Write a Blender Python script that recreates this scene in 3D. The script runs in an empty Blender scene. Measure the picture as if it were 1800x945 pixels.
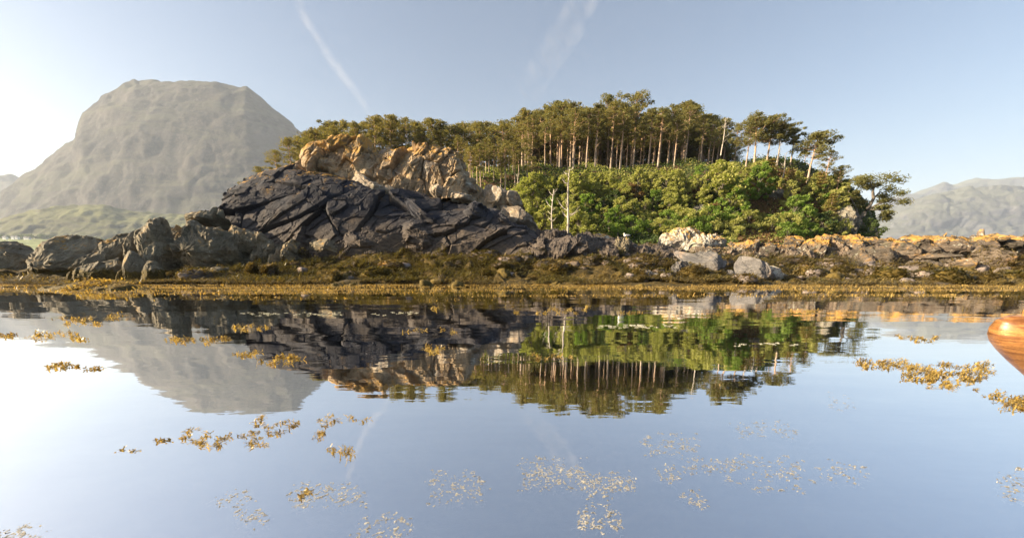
import bpy, math, random
import numpy as np
from mathutils import Vector

# ------------------------------------------------------------------ camera, world, sun, exposure
S = bpy.context.scene
COL = S.collection
R = math.radians
F = 650.0; CX, CY = 900.0, 625.0; TH = R(13.87); EYE = 1.0
cam = bpy.data.cameras.new("camera"); camo = bpy.data.objects.new("camera", cam); COL.objects.link(camo)
cam.sensor_width = 36; cam.lens = 36 * F / 1800; cam.shift_y = (CY - 472.5) / 1800
cam.clip_start = 0.05; cam.clip_end = 90000
camo.location = (0, 0, EYE); camo.rotation_euler = (R(90) - TH, 0, 0)
S.camera = camo

SUN_AZ, SUN_EL = R(-98), R(20)
world = bpy.data.worlds.new("World"); S.world = world; world.use_nodes = True
wn = world.node_tree; wn.nodes.clear()
sky = wn.nodes.new("ShaderNodeTexSky"); sky.sky_type = 'NISHITA'; sky.sun_disc = False
sky.sun_elevation = SUN_EL; sky.sun_rotation = SUN_AZ
sky.air_density = 1.0; sky.dust_density = 3.0; sky.ozone_density = 1.4
bg = wn.nodes.new("ShaderNodeBackground"); bg.inputs[1].default_value = 0.055
wo = wn.nodes.new("ShaderNodeOutputWorld")
wn.links.new(sky.outputs[0], bg.inputs[0]); wn.links.new(bg.outputs[0], wo.inputs[0])
sl = bpy.data.lights.new("sun", 'SUN'); sl.energy = 5.0; sl.angle = R(0.5); sl.color = (1.0, 0.80, 0.54)
so = bpy.data.objects.new("sun", sl); COL.objects.link(so)
SD = Vector((math.sin(SUN_AZ) * math.cos(SUN_EL), math.cos(SUN_AZ) * math.cos(SUN_EL), math.sin(SUN_EL)))
so.rotation_euler = (-SD).to_track_quat('-Z', 'Y').to_euler(); so.location = (-60, 10, 60)
S.view_settings.view_transform = 'Standard'; S.view_settings.look = 'None'
S.view_settings.gamma = 1.0; S.view_settings.use_curve_mapping = False
S.view_settings.exposure = 1.78
S.cycles.max_bounces = 8; S.cycles.transparent_max_bounces = 12; S.cycles.volume_bounces = 1
S.cycles.diffuse_bounces = 2; S.cycles.glossy_bounces = 3; S.cycles.use_denoising = True
S.cycles.sample_clamp_indirect = 6.0; S.cycles.caustics_reflective = False; S.cycles.caustics_refractive = False
HAZE_DENSITY = 0.00008

# ------------------------------------------------------------------ helpers
rng = np.random.default_rng(7); rnd = random.Random(11)
CT, ST = math.cos(TH), math.sin(TH)

def P(px, py, Y):
    """point of the place seen at a pixel of the photograph, Y metres ahead"""
    dx = (np.asarray(px, float) - CX) / F; dy = (CY - np.asarray(py, float)) / F
    k = Y / (CT + dy * ST)
    return np.stack([k * dx, Y + 0 * dx, EYE + k * (dy * CT - ST)], -1)

def W(px, py):
    """point of the water surface seen at a pixel"""
    dy = (CY - py) / F; sl_ = (dy * CT - ST) / (CT + dy * ST)
    Y = -EYE / sl_
    return P(px, py, Y)

def prof(pts):
    a = np.array(pts, float)
    return lambda x: np.interp(x, a[:, 0], a[:, 1])

def _h(i):
    i = i.astype(np.uint32)
    i = (i ^ 61) ^ (i >> 16); i = i * np.uint32(9); i ^= i >> 4
    i = i * np.uint32(0x27d4eb2d); i ^= i >> 15
    return i

def hash3(ix, iy, iz, k=0):
    with np.errstate(over='ignore'):
        v = ix.astype(np.int64) * 73856093 ^ iy.astype(np.int64) * 19349663 ^ iz.astype(np.int64) * 83492791 ^ (k * 2654435 + 977)
        return _h((v & 0xffffffff)).astype(np.float64) / 4294967295.0

def vnoise(p):
    i = np.floor(p); f = p - i; f = f * f * f * (f * (f * 6 - 15) + 10); i = i.astype(np.int64)
    out = 0
    for a in (0, 1):
        for b in (0, 1):
            for c in (0, 1):
                w = (f[:, 0] if a else 1 - f[:, 0]) * (f[:, 1] if b else 1 - f[:, 1]) * (f[:, 2] if c else 1 - f[:, 2])
                out = out + w * hash3(i[:, 0] + a, i[:, 1] + b, i[:, 2] + c)
    return out * 2 - 1

def fbm(p, o=5, g=0.5):
    s = 0; a = 1.0; t = 0; q = np.array(p, float)
    for k in range(o):
        s = s + a * vnoise(q + 17.3 * k); t += a; a *= g; q = q * 2.03
    return s / t

def ridged(p, o=5):
    s = 0; a = 1.0; t = 0; q = np.array(p, float)
    for k in range(o):
        s = s + a * (1 - np.abs(vnoise(q + 9.1 * k)) * 2); t += a; a *= .5; q = q * 2.07
    return s / t

def voro(p, seed=0):
    i = np.floor(p).astype(np.int64); n = len(p)
    f1 = np.full(n, 9.0); f2 = np.full(n, 9.0); cc = np.zeros((n, 3)); cid = np.zeros((n, 3), np.int64)
    for a in (-1, 0, 1):
        for b in (-1, 0, 1):
            for c in (-1, 0, 1):
                j = i + np.array([a, b, c])
                ctr = j + np.stack([hash3(j[:, 0], j[:, 1], j[:, 2], seed + m) for m in (1, 2, 3)], -1)
                d = np.sqrt(((p - ctr) ** 2).sum(1))
                near = d < f1
                f2 = np.where(near, f1, np.minimum(f2, d))
                cc[near] = ctr[near]; cid[near] = j[near]; f1 = np.where(near, d, f1)
    return f1, f2, cc, cid

def rotm(rx, ry, rz):
    cx, sx, cy, sy, cz, sz = math.cos(rx), math.sin(rx), math.cos(ry), math.sin(ry), math.cos(rz), math.sin(rz)
    return (np.array([[cz, -sz, 0], [sz, cz, 0], [0, 0, 1]]) @ np.array([[cy, 0, sy], [0, 1, 0], [-sy, 0, cy]])
            @ np.array([[1, 0, 0], [0, cx, -sx], [0, sx, cx]]))

def crag(p, s, ani=(1, 1, 1), rot=(0, 0, 0), seed=0, crack=.10, warp=.35):
    """fractured relief: cells of rock, each tilted and set back by its own amount, parted by cracks"""
    q = (p @ rotm(*rot).T) / (np.array(ani) * s)
    w = np.stack([fbm(q * .9 + 31 * k + seed, 3) for k in range(3)], -1)
    q = q + w * warp * .5
    f1, f2, cc, cid = voro(q, seed)
    off = hash3(cid[:, 0], cid[:, 1], cid[:, 2], seed + 7) - .5
    tv = np.stack([hash3(cid[:, 0], cid[:, 1], cid[:, 2], seed + 8 + m) for m in range(3)], -1) - .5
    tilt = ((q - cc) * tv).sum(1)
    e = np.clip((f2 - f1) / (crack * .6), 0, 1); e = e * e * (3 - 2 * e)
    return off * .75 + tilt * 1.5 - (1 - e) * .30

def base_of(v):
    return np.array([(v[:, 0].min() + v[:, 0].max()) / 2, (v[:, 1].min() + v[:, 1].max()) / 2, v[:, 2].min()])

def mesh(name, v, f, mat, smooth=True):
    v = np.asarray(v, np.float32); me = bpy.data.meshes.new(name)
    if isinstance(f, np.ndarray):
        k = f.shape[1]
        me.vertices.add(len(v)); me.vertices.foreach_set("co", v.ravel())
        me.loops.add(f.size); me.loops.foreach_set("vertex_index", f.astype(np.int32).ravel())
        me.polygons.add(len(f)); me.polygons.foreach_set("loop_start", np.arange(0, f.size, k, dtype=np.int32))
        me.polygons.foreach_set("loop_total", np.full(len(f), k, np.int32))
        me.update(calc_edges=True)
    else:
        me.from_pydata([tuple(x) for x in v.tolist()], [], [tuple(x) for x in f])
    me.polygons.foreach_set("use_smooth", np.full(len(me.polygons), smooth, bool))
    if mat: me.materials.append(mat)
    return me

def tag(o, label=None, cat=None, group=None, kind=None):
    if label: o['label'] = label
    if cat: o['category'] = cat
    if group: o['group'] = group
    if kind: o['kind'] = kind
    return o

def put(name, v, f, mat, parent=None, smooth=True):
    """one mesh object; v in world metres"""
    v = np.asarray(v, float)
    b = np.array(parent['base']) if parent is not None else base_of(v)
    o = bpy.data.objects.new(name, mesh(name, v - b, f, mat, smooth)); COL.objects.link(o)
    if parent is not None: o.parent = parent
    else: o.location = b
    return o

def empty(name, base):
    o = bpy.data.objects.new(name, None); COL.objects.link(o); o.location = tuple(base)
    o['base'] = [float(x) for x in base]; o.empty_display_size = .5
    return o

def grid_faces(nu, nv, wrap=False):
    i = np.arange(nu if wrap else nu - 1); j = np.arange(nv - 1)
    I, J = np.meshgrid(i, j, indexing='ij'); I2 = (I + 1) % nu
    return np.stack([I * nv + J, I2 * nv + J, I2 * nv + J + 1, I * nv + J + 1], -1).reshape(-1, 4)

def gnormals(g, wrap=False):
    du = (np.roll(g, -1, 0) - np.roll(g, 1, 0)) / 2 if wrap else np.gradient(g, axis=0); dv = np.gradient(g, axis=1)
    n = np.cross(du, dv); return n / (np.linalg.norm(n, axis=-1, keepdims=True) + 1e-9)

class Acc:
    """gathers pieces of one mesh"""
    def __init__(s): s.v = []; s.f = []; s.n = 0
    def add(s, v, f):
        s.v.append(np.asarray(v, float)); s.f.append(np.asarray(f) + s.n); s.n += len(v)
    def get(s): return np.concatenate(s.v), np.concatenate(s.f)

def tube(path, rad, n=7, cap=True):
    path = np.asarray(path, float); rad = np.asarray(rad, float); m = len(path)
    t = np.gradient(path, axis=0); t /= np.linalg.norm(t, axis=1, keepdims=True) + 1e-9
    up = np.where(np.abs(t[:, 2:3]) > .9, np.array([[1., 0, 0]]), np.array([[0, 0, 1.]]))
    a = np.cross(t, up); a /= np.linalg.norm(a, axis=1, keepdims=True); b = np.cross(t, a)
    th = np.arange(n) / n * 2 * math.pi
    ring = path[:, None] + rad[:, None, None] * (np.cos(th)[None, :, None] * a[:, None] + np.sin(th)[None, :, None] * b[:, None])
    g = ring.transpose(1, 0, 2)
    return g.reshape(-1, 3), grid_faces(n, m, True)

# ------------------------------------------------------------------ materials
class M:
    def __init__(s, name):
        s.m = bpy.data.materials.new(name); s.m.use_nodes = True; s.t = s.m.node_tree; s.t.nodes.clear()
        s.out = s.n("ShaderNodeOutputMaterial")
        s.geo = s.n("ShaderNodeNewGeometry")
    def n(s, k, **kw):
        x = s.t.nodes.new(k)
        for a, b in kw.items(): setattr(x, a, b)
        return x
    def l(s, a, b): s.t.links.new(a, b)
    def inp(s, sock, v):
        if v is None: return
        if isinstance(v, bpy.types.NodeSocket): s.l(v, sock)
        elif isinstance(v, (tuple, list)) and len(v) == 3 and sock.type == 'RGBA': sock.default_value = (*v, 1)
        else: sock.default_value = v
    def pos(s, scale=(1, 1, 1), rot=(0, 0, 0), obj=False):
        mp = s.n("ShaderNodeMapping"); mp.inputs['Scale'].default_value = scale; mp.inputs['Rotation'].default_value = rot
        if obj: tc = s.n("ShaderNodeTexCoord"); s.l(tc.outputs['Object'], mp.inputs[0])
        else: s.l(s.geo.outputs['Position'], mp.inputs[0])
        return mp.outputs[0]
    def noise(s, sc, det=6, vec=None, rough=.6, dist=0, ramp=None):
        x = s.n("ShaderNodeTexNoise"); x.inputs['Scale'].default_value = sc; x.inputs['Detail'].default_value = det
        x.inputs['Roughness'].default_value = rough; x.inputs['Distortion'].default_value = dist
        s.l(vec if vec is not None else s.geo.outputs['Position'], x.inputs['Vector'])
        return s.ramp(x.outputs[0], *ramp) if ramp else x.outputs[0]
    def ramp(s, v, a, b, c=0., d=1.):
        x = s.n("ShaderNodeMapRange"); x.interpolation_type = 'SMOOTHSTEP'
        s.inp(x.inputs[0], v)
        for k, q in enumerate((a, b, c, d)): x.inputs[1 + k].default_value = q
        return x.outputs[0]
    def mix(s, fac, a, b, mode='MIX'):
        x = s.n("ShaderNodeMix", data_type='RGBA', blend_type=mode)
        s.inp(x.inputs[0], fac); s.inp(x.inputs[6], a); s.inp(x.inputs[7], b)
        return x.outputs[2]
    def math(s, op, a, b=0., clamp=False):
        x = s.n("ShaderNodeMath", operation=op, use_clamp=clamp); s.inp(x.inputs[0], a); s.inp(x.inputs[1], b)
        return x.outputs[0]
    def sep(s, v):
        x = s.n("ShaderNodeSeparateXYZ"); s.l(v, x.inputs[0]); return x.outputs
    def bump(s, h, st, d, nrm=None):
        x = s.n("ShaderNodeBump"); x.inputs['Strength'].default_value = st; x.inputs['Distance'].default_value = d
        s.l(h, x.inputs['Height'])
        if nrm is not None: s.l(nrm, x.inputs['Normal'])
        return x.outputs[0]
    def princ(s, col, rough=.8, nrm=None, spec=.3, **kw):
        x = s.n("ShaderNodeBsdfPrincipled"); s.inp(x.inputs['Base Color'], col); s.inp(x.inputs['Roughness'], rough)
        x.inputs['Specular IOR Level'].default_value = spec
        if nrm is not None: s.l(nrm, x.inputs['Normal'])
        for k, v in kw.items(): s.inp(x.inputs[k], v)
        s.l(x.outputs[0], s.out.inputs[0]); return x

def rock_mat(name, dark, light, lichen=0., pale=0., weed_z=None, wet_z=None, orange=(.48, .24, .035), scale=1., rosy=0., lz=None):
    m = M(name)
    st = m.pos((1, 1, 3.2), (0, R(28), 0))
    a = m.noise(.55 * scale, 8, ramp=(.33, .68)); b = m.noise(2.6 * scale, 8, st, .7, ramp=(.32, .7))
    c = m.mix(a, dark, light); c = m.mix(m.math('MULTIPLY', b, .55), c, tuple(x * .45 for x in dark))
    c = m.mix(m.noise(1.1, 5, ramp=(.55, .75)), c, (light[0] * 1.15, light[1] * .95, light[2] * .75))
    g = m.noise(22 * scale, 5, None, .75, ramp=(.3, .75, .72, 1.3)); c = m.mix(1.0, c, g, 'MULTIPLY')
    nz = m.sep(m.geo.outputs['Normal'])[2]; pz = m.sep(m.geo.outputs['Position'])[2]
    if pale:
        k = m.noise(3.2, 9, None, .78, ramp=(.62 - pale * .16, .70 - pale * .12))
        c = m.mix(m.math('MULTIPLY', k, .8), c, (.50, .50, .43))
        k = m.noise(1.3, 9, None, .7, ramp=(.55, .66)); c = m.mix(m.math('MULTIPLY', k, .5 * pale), c, (.27, .32, .19))
    if lichen:
        n1 = m.noise(1.1, 8, None, .72)
        t = m.math('ADD', n1, m.math('MULTIPLY', nz, .17))
        if lz: t = m.math('ADD', t, m.ramp(pz, lz[0], lz[1], -.14, .07))
        k = m.ramp(t, .70 - lichen * .18, .78 - lichen * .16)
        c = m.mix(m.math('MULTIPLY', k, .88), c, m.mix(m.noise(6, 4, ramp=(.3, .7)), orange, (orange[0] * .62, orange[1] * .85, orange[2] * 1.8)))
    if wet_z is not None:
        k = m.ramp(m.math('ADD', pz, m.math('MULTIPLY', m.noise(.8, 5), 1.2)), wet_z + .2, wet_z + 1.0, 1, 0)
        c = m.mix(m.math('MULTIPLY', k, .6), c, (.035, .03, .024))
    if rosy:
        k = m.ramp(m.math('ADD', pz, m.math('MULTIPLY', m.noise(.5, 5), 3)), 3.2, 6.2, 1, 0); c = m.mix(m.math('MULTIPLY', k, rosy), c, m.mix(b, (.17, .135, .10), (.07, .055, .045)))
    if weed_z is not None:
        n2 = m.noise(1.6, 8, None, .75)
        t = m.math('ADD', m.ramp(pz, weed_z - .1, weed_z + .9, .32, -.3), n2)
        k = m.ramp(t, .5, .6); c = m.mix(k, c, m.mix(m.noise(5, 6, ramp=(.3, .7)), (.055, .042, .012), (.15, .105, .025)))
    bh = m.math('ADD', m.math('MULTIPLY', m.noise(5 * scale, 10, st, .72), .7), m.math('MULTIPLY', m.noise(28 * scale, 5), .22))
    m.princ(c, .82, m.bump(bh, .75, .09 / scale), .25)
    return m.m

def leaf_mat(name, a, b, trans=.4, tint=(1.2, 1.1, .5), sc=.35):
    m = M(name)
    oi = m.n("ShaderNodeObjectInfo")
    k = m.math('ADD', m.math('MULTIPLY', oi.outputs['Random'], .55), m.math('MULTIPLY', m.noise(sc, 3, ramp=(.3, .7)), .45))
    c = m.mix(k, a, b)
    c = m.mix(m.noise(3.0, 4, ramp=(.3, .75)), c, tuple(x * 1.35 for x in b))
    d = m.n("ShaderNodeBsdfDiffuse"); m.l(c, d.inputs[0])
    tr = m.n("ShaderNodeBsdfTranslucent"); m.l(m.mix(1.0, c, tint, 'MULTIPLY'), tr.inputs[0])
    mx = m.n("ShaderNodeMixShader"); mx.inputs[0].default_value = trans
    m.l(d.outputs[0], mx.inputs[1]); m.l(tr.outputs[0], mx.inputs[2]); m.l(mx.outputs[0], m.out.inputs[0])
    return m.m

def bark_mat(name, low, high, z0=3, z1=8):
    m = M(name)
    tc = m.n("ShaderNodeTexCoord"); oz = m.sep(tc.outputs['Object'])[2]
    k = m.ramp(m.math('ADD', oz, m.math('MULTIPLY', m.noise(.7, 3), 3)), z0, z1)
    c = m.mix(k, low, high)
    c = m.mix(m.noise(3, 6, m.pos((3, 3, .6)), .7, ramp=(.35, .7)), c, tuple(x * .45 for x in low))
    m.princ(c, .85, None, .2)
    return m.m

MAT = {}
MAT['rock_shaded'] = rock_mat("shaded_rock", (.026, .030, .043), (.068, .062, .062), lichen=.12, pale=.0, weed_z=.9, wet_z=.6, lz=(3, 9), rosy=.75)  # blue-black base carries the shade of the outcrop's face
MAT['rock_lit'] = rock_mat("sunlit_lichened_rock", (.26, .19, .12), (.56, .43, .27), lichen=1.0, pale=.25, lz=(8.0, 10.2))  # sunlight put into the bright tan base; ochre lichen over it
MAT['rock_pale'] = rock_mat("pale_lichened_rock", (.21, .17, .13), (.48, .40, .30), lichen=.55, pale=.6, lz=(7, 10))
MAT['rock_left'] = rock_mat("grey_brown_rock", (.15, .13, .09), (.30, .26, .18), lichen=.12, pale=.15, weed_z=.35)
MAT['rock_grey'] = rock_mat("grey_boulder_rock", (.12, .116, .114), (.215, .20, .19), weed_z=-.1)
MAT['rock_tide'] = rock_mat("tideline_rock", (.06, .052, .042), (.19, .15, .115), lichen=.12, pale=.2, weed_z=.55)
MAT['rock_ridge'] = rock_mat("ochre_topped_rock", (.06, .05, .042), (.23, .175, .13), lichen=.55, pale=.5, weed_z=1.1, lz=(1.6, 2.9))
MAT['rock_knoll'] = rock_mat("white_and_ochre_rock", (.20, .17, .15), (.46, .41, .36), lichen=.5, pale=1.0, lz=(2.0, 3.6))
MAT['stone'] = rock_mat("beach_stone", (.17, .145, .13), (.36, .30, .27), weed_z=-.2)
MAT['crag'] = rock_mat("pale_cliff_rock", (.09, .085, .07), (.24, .22, .18), pale=.5)
MAT['pine'] = leaf_mat("pine_needles", (.105, .130, .05), (.20, .195, .082), .5, (1.3, 1.05, .5))
MAT['pine_gold'] = leaf_mat("young_pine_needles", (.13, .12, .035), (.19, .14, .045), .4)
MAT['leaf'] = leaf_mat("broad_leaves", (.19, .21, .06), (.34, .33, .12), .45, (1.1, 1.25, .45))
MAT['leaf_bright'] = leaf_mat("bright_leaves", (.14, .20, .05), (.20, .26, .07), .5, (1.0, 1.3, .4))
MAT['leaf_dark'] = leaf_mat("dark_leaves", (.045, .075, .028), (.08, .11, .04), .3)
MAT['leaf_brown'] = leaf_mat("russet_leaves", (.13, .09, .05), (.20, .13, .07), .4)
MAT['bark'] = bark_mat("pine_bark", (.46, .38, .31), (.56, .36, .22), 2, 9)
MAT['bark_dead'] = bark_mat("bleached_wood", (.50, .45, .39), (.62, .56, .48))
MAT['bark_grey'] = bark_mat("grey_bark", (.20, .18, .15), (.24, .2, .16))

# ------------------------------------------------------------------ water and sea bed
def water():
    m = M("sea_water")
    dist = m.n("ShaderNodeVectorMath", operation='LENGTH'); m.l(m.geo.outputs['Position'], dist.inputs[0])
    a = m.noise(.55, 2, m.pos((.5, 1.5, 1), (0, 0, R(6))), .4); b = m.noise(2.6, 3, m.pos((.45, 1.7, 1), (0, 0, R(-9))), .5)
    c = m.noise(9, 2, m.pos((.6, 1.6, 1)), .5)
    h = m.math('ADD', m.math('MULTIPLY', a, 1.0), m.math('ADD', m.math('MULTIPLY', b, .11), m.math('MULTIPLY', c, .012)))
    fade = m.ramp(dist.outputs['Value'], 4, 60, .022, .016)
    bm = m.n("ShaderNodeBump"); m.l(fade, bm.inputs['Strength']); bm.inputs['Distance'].default_value = .55; m.l(h, bm.inputs['Height'])
    gl = m.n("ShaderNodeBsdfGlossy"); gl.inputs['Roughness'].default_value = 0.015; m.l(bm.outputs[0], gl.inputs['Normal'])
    gl.inputs[0].default_value = (.97, .98, 1.0, 1)
    tr = m.n("ShaderNodeBsdfTransparent"); tr.inputs[0].default_value = (.80, .86, .80, 1)
    fr = m.n("ShaderNodeFresnel"); fr.inputs[0].default_value = 1.34
    fac = m.ramp(fr.outputs[0], 0.0, .45, .82, .98)
    mx = m.n("ShaderNodeMixShader"); m.l(fac, mx.inputs[0]); m.l(tr.outputs[0], mx.inputs[1]); m.l(gl.outputs[0], mx.inputs[2])
    m.l(mx.outputs[0], m.out.inputs[0])
    xs = np.array([-5500, -800, -60, 0, 60, 800, 5500.]); ys = np.array([-300, -20, 0, 20, 200, 1500, 7000.])
    X, Y = np.meshgrid(xs, ys, indexing='ij'); v = np.stack([X, Y, 0 * X], -1).reshape(-1, 3)
    tag(put("sea", v, grid_faces(len(xs), len(ys)), m.m), "calm mirror-like sea inlet with soft ripples", None, None, 'structure')
water()

# ------------------------------------------------------------------ shore and wooded hill
# pixel heights of the ground: crest of the wooded hill (75 m away) and of the weedy bank (31 m away)
crest_px = prof([(-900, 452), (300, 440), (430, 400), (470, 350), (520, 315), (600, 296), (700, 292), (820, 306), (930, 310), (1020, 311), (1150, 307), (1250, 296),
                 (1330, 285), (1400, 298), (1450, 322), (1500, 348), (1530, 378), (1555, 420), (1580, 452), (3000, 452)])
bank_px = prof([(-900, 470), (150, 462), (300, 440), (420, 430), (950, 425), (1000, 424), (1100, 432), (1180, 434), (1300, 442), (1500, 448), (1700, 452), (3000, 455)])
def slope_of(py):
    dy = (CY - py) / F; return (dy * CT - ST) / (CT + dy * ST)
def sm(t): t = np.clip(t, 0, 1); return t * t * (3 - 2 * t)
def ground(x, y):
    x = np.asarray(x, float); y = np.asarray(y, float)
    s = x / np.maximum(y, 8)
    px = CX + s * 1.06 * F
    zb = EYE + 31 * slope_of(bank_px(px)); zc = EYE + 75 * slope_of(crest_px(px)); z50 = 2.6 + 0 * x
    p = np.stack([x, y, 0 * x], -1).reshape(-1, 3)
    n = fbm(p * .22, 4).reshape(x.shape)
    y = y + 4.2 * fbm(np.stack([x * .14, 0 * x + 3.3, 0 * x], -1).reshape(-1, 3), 5, .6).reshape(x.shape) * sm((34 - y) / 8)
    z = np.where(y < 18.8, (y - 18.8) * .095, 0)
    z = np.where(y >= 18.8, zb * .80 * sm((y - 18.3) / 13) ** .85, z)
    z = np.maximum(z, -2.2)
    hillmask = sm((px - 400) / 70) * sm((1600 - px) / 60)
    z = z + np.where(y > 33, (z50 * .55 * hillmask - 2.6 * (1 - hillmask)) * sm((y - 33) / 14), 0)
    z = z + np.maximum(zc - 2.6, -1.5) * sm((y - 46) / 29) * hillmask
    z = z - (np.maximum(zc, 0) + 3) * sm((y - 98) / 35)
    return z + n * (.22 + .9 * sm((y - 45) / 15)) * sm((y - 17) / 5)

def shore():
    ys = np.concatenate([np.linspace(-6, 14, 24), np.linspace(14.2, 34, 190), np.linspace(34.4, 150, 110)])
    us = np.linspace(-2.4, 2.4, 620)
    U, Yg = np.meshgrid(us, ys, indexing='ij')
    X = U * np.maximum(Yg, 16) * 1.0
    Z = ground(X, Yg)
    p = np.stack([X, Yg, Z], -1).reshape(-1, 3)
    near = sm((Yg - 17) / 4) * sm((48 - Yg) / 12); near = near.reshape(-1)
    d = crag(p, 1.7, (1.2, 1, .8), (0, .5, 0), 3) * .34 + crag(p, .62, seed=5) * .15 + fbm(p * 2.2, 4) * .14
    p[:, 2] += d * near * .95 + fbm(p * .9, 4) * .12 * (1 - near)
    m = M("shore_ground")
    pz = m.sep(m.geo.outputs['Position']); y = pz[1]; z = pz[2]
    rockc = m.mix(m.noise(1.8, 8, None, .7, ramp=(.35, .65)), (.085, .072, .062), (.27, .22, .185))
    weed = m.mix(m.noise(3.5, 8, None, .75, ramp=(.35, .68)), (.035, .027, .009), (.15, .10, .022))
    k = m.ramp(m.math('ADD', m.noise(.9, 8, None, .75), m.ramp(pz[0], 12, 40, .12, -.02)), .44, .52)
    c = m.mix(k, rockc, weed)
    hill = m.mix(m.noise(.25, 6, ramp=(.4, .6)), (.05, .065, .02), (.15, .085, .045))
    c = m.mix(m.ramp(y, 40, 50), c, hill)
    c = m.mix(m.ramp(z, -.5, -.05), m.mix(m.noise(2, 6, ramp=(.35, .65)), (.05, .05, .032), (.12, .12, .07)), c)
    m.princ(c, .8, m.bump(m.noise(7, 10, None, .75), .9, .14), .25)
    tag(put("shore_ground", p, grid_faces(len(us), len(ys)), m.m), "weed-covered rocky shore rising to the wooded island", None, None, 'structure')
shore()

# ------------------------------------------------------------------ rocks
def outline_r(poly, n, sm_=2):
    poly = np.asarray(poly, float); c = (poly.max(0) + poly.min(0)) / 2
    q = np.vstack([poly, poly[:1]]); seg = []
    for a, b in zip(q[:-1], q[1:]): seg.append(a + (b - a) * np.linspace(0, 1, 40, endpoint=False)[:, None])
    d = np.concatenate(seg) - c; ang = np.arctan2(d[:, 1], d[:, 0]); r = np.hypot(d[:, 0], d[:, 1])
    o = np.argsort(ang); ang, r = ang[o], r[o]
    th = np.linspace(-math.pi, math.pi, n, endpoint=False)
    rr = np.interp(th, np.concatenate([ang - 2 * math.pi, ang, ang + 2 * math.pi]), np.tile(r, 3))
    for _ in range(sm_): rr = (np.roll(rr, 1) + rr * 2 + np.roll(rr, -1)) / 4
    return c, th, rr

def facets(p, ctr, hw_, seed):
    # flat facets: planes cut the rounded front, the outline stays
    rg = np.random.default_rng(seed + 5000); q = (p - ctr) / hw_
    for _ in range(15):
        a_ = rg.uniform(0, 6.28); el = rg.uniform(.25, .8); k = np.array([math.cos(a_) * math.sqrt(1 - el * el), -el, math.sin(a_) * math.sqrt(1 - el * el)])
        over = np.maximum(q @ k - rg.uniform(.56, .86), 0); q[:, 1] += over / el * .96
    return q * hw_ + ctr

def blob(poly_px, Y, depth, seed=0, amp=.12, cell=.9, n=90, m=44, e=.55, ani=(1, 1, 1), rot=(0, .4, 0), back=None, shift=0., sink=None):
    """closed rock whose outline from the boat is the polygon; depth is its half thickness"""
    w = P([a for a, b in poly_px], [b for a, b in poly_px], Y)
    H_ = np.ptp(w[:, 2]); lo = w[:, 2].min() + .3 * H_
    w[:, 2] -= np.where(w[:, 2] < lo, (sink if sink is not None else .25 * H_), 0)
    c, th, rr = outline_r(w[:, [0, 2]], n, 1)
    pd = np.linspace(1e-4, math.pi - 1e-4, 3000); cu = np.sin(pd) ** e * rr.mean(); cv = np.cos(pd) * depth   # rings evenly spaced along the section
    al_ = np.concatenate([[0], np.cumsum(np.hypot(np.diff(cu), np.diff(cv)))]); ph = np.interp(np.linspace(.004, .996, m) * al_[-1], al_, pd)
    TH_, PH = np.meshgrid(th, ph, indexing='ij')
    s = np.sin(PH) ** np.where(np.sin(TH_) < 0, e * .6, e); cc = -np.cos(PH)
    r = rr[:, None] * s
    x = c[0] + r * np.cos(TH_); z = c[1] + r * np.sin(TH_)
    dep = np.where(cc < 0, depth, back or depth)
    y = Y + cc * dep + shift * (1 - s) * 0
    # lean: the top sits farther back than the foot
    h = (z - z.min()) / (z.max() - z.min() + 1e-6); y = y + (h - .35) * depth * .8 * (cc < .3)
    ctr = np.array([c[0], Y, c[1]]); hw_ = np.array([np.ptp(w[:, 0]) / 2, depth, np.ptp(w[:, 2]) / 2])
    g = facets(np.stack([x, y, z], -1).reshape(-1, 3), ctr, hw_, seed).reshape(n, m, 3); nr = gnormals(g, True)
    sgn = np.sign(((g - ctr) * nr).sum(-1, keepdims=True)); nr = nr * np.where(sgn == 0, 1, sgn)
    p = g.reshape(-1, 3); nn = nr.reshape(-1, 3)
    d = 1.35 * amp * (crag(p, cell, ani, rot, seed, .08, .22) + .5 * crag(p, cell * .36, ani, rot, seed + 40) + .3 * fbm(p * 3.1 / cell, 4))
    p = p + nn * d[:, None]
    f = grid_faces(n, m, True)
    # close the two poles
    p = np.vstack([p, p.reshape(n, m, 3)[:, 0].mean(0), p.reshape(n, m, 3)[:, -1].mean(0)])
    i = np.arange(n); j = (i + 1) % n
    cap0 = np.stack([j * m, i * m, np.full(n, n * m), np.full(n, n * m)], -1)
    cap1 = np.stack([i * m + m - 1, j * m + m - 1, np.full(n, n * m + 1), np.full(n, n * m + 1)], -1)
    fl = [tuple(a) for a in f.tolist()] + [tuple(a[:3]) for a in cap0.tolist()] + [tuple(a[:3]) for a in cap1.tolist()]
    return p, fl

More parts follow.
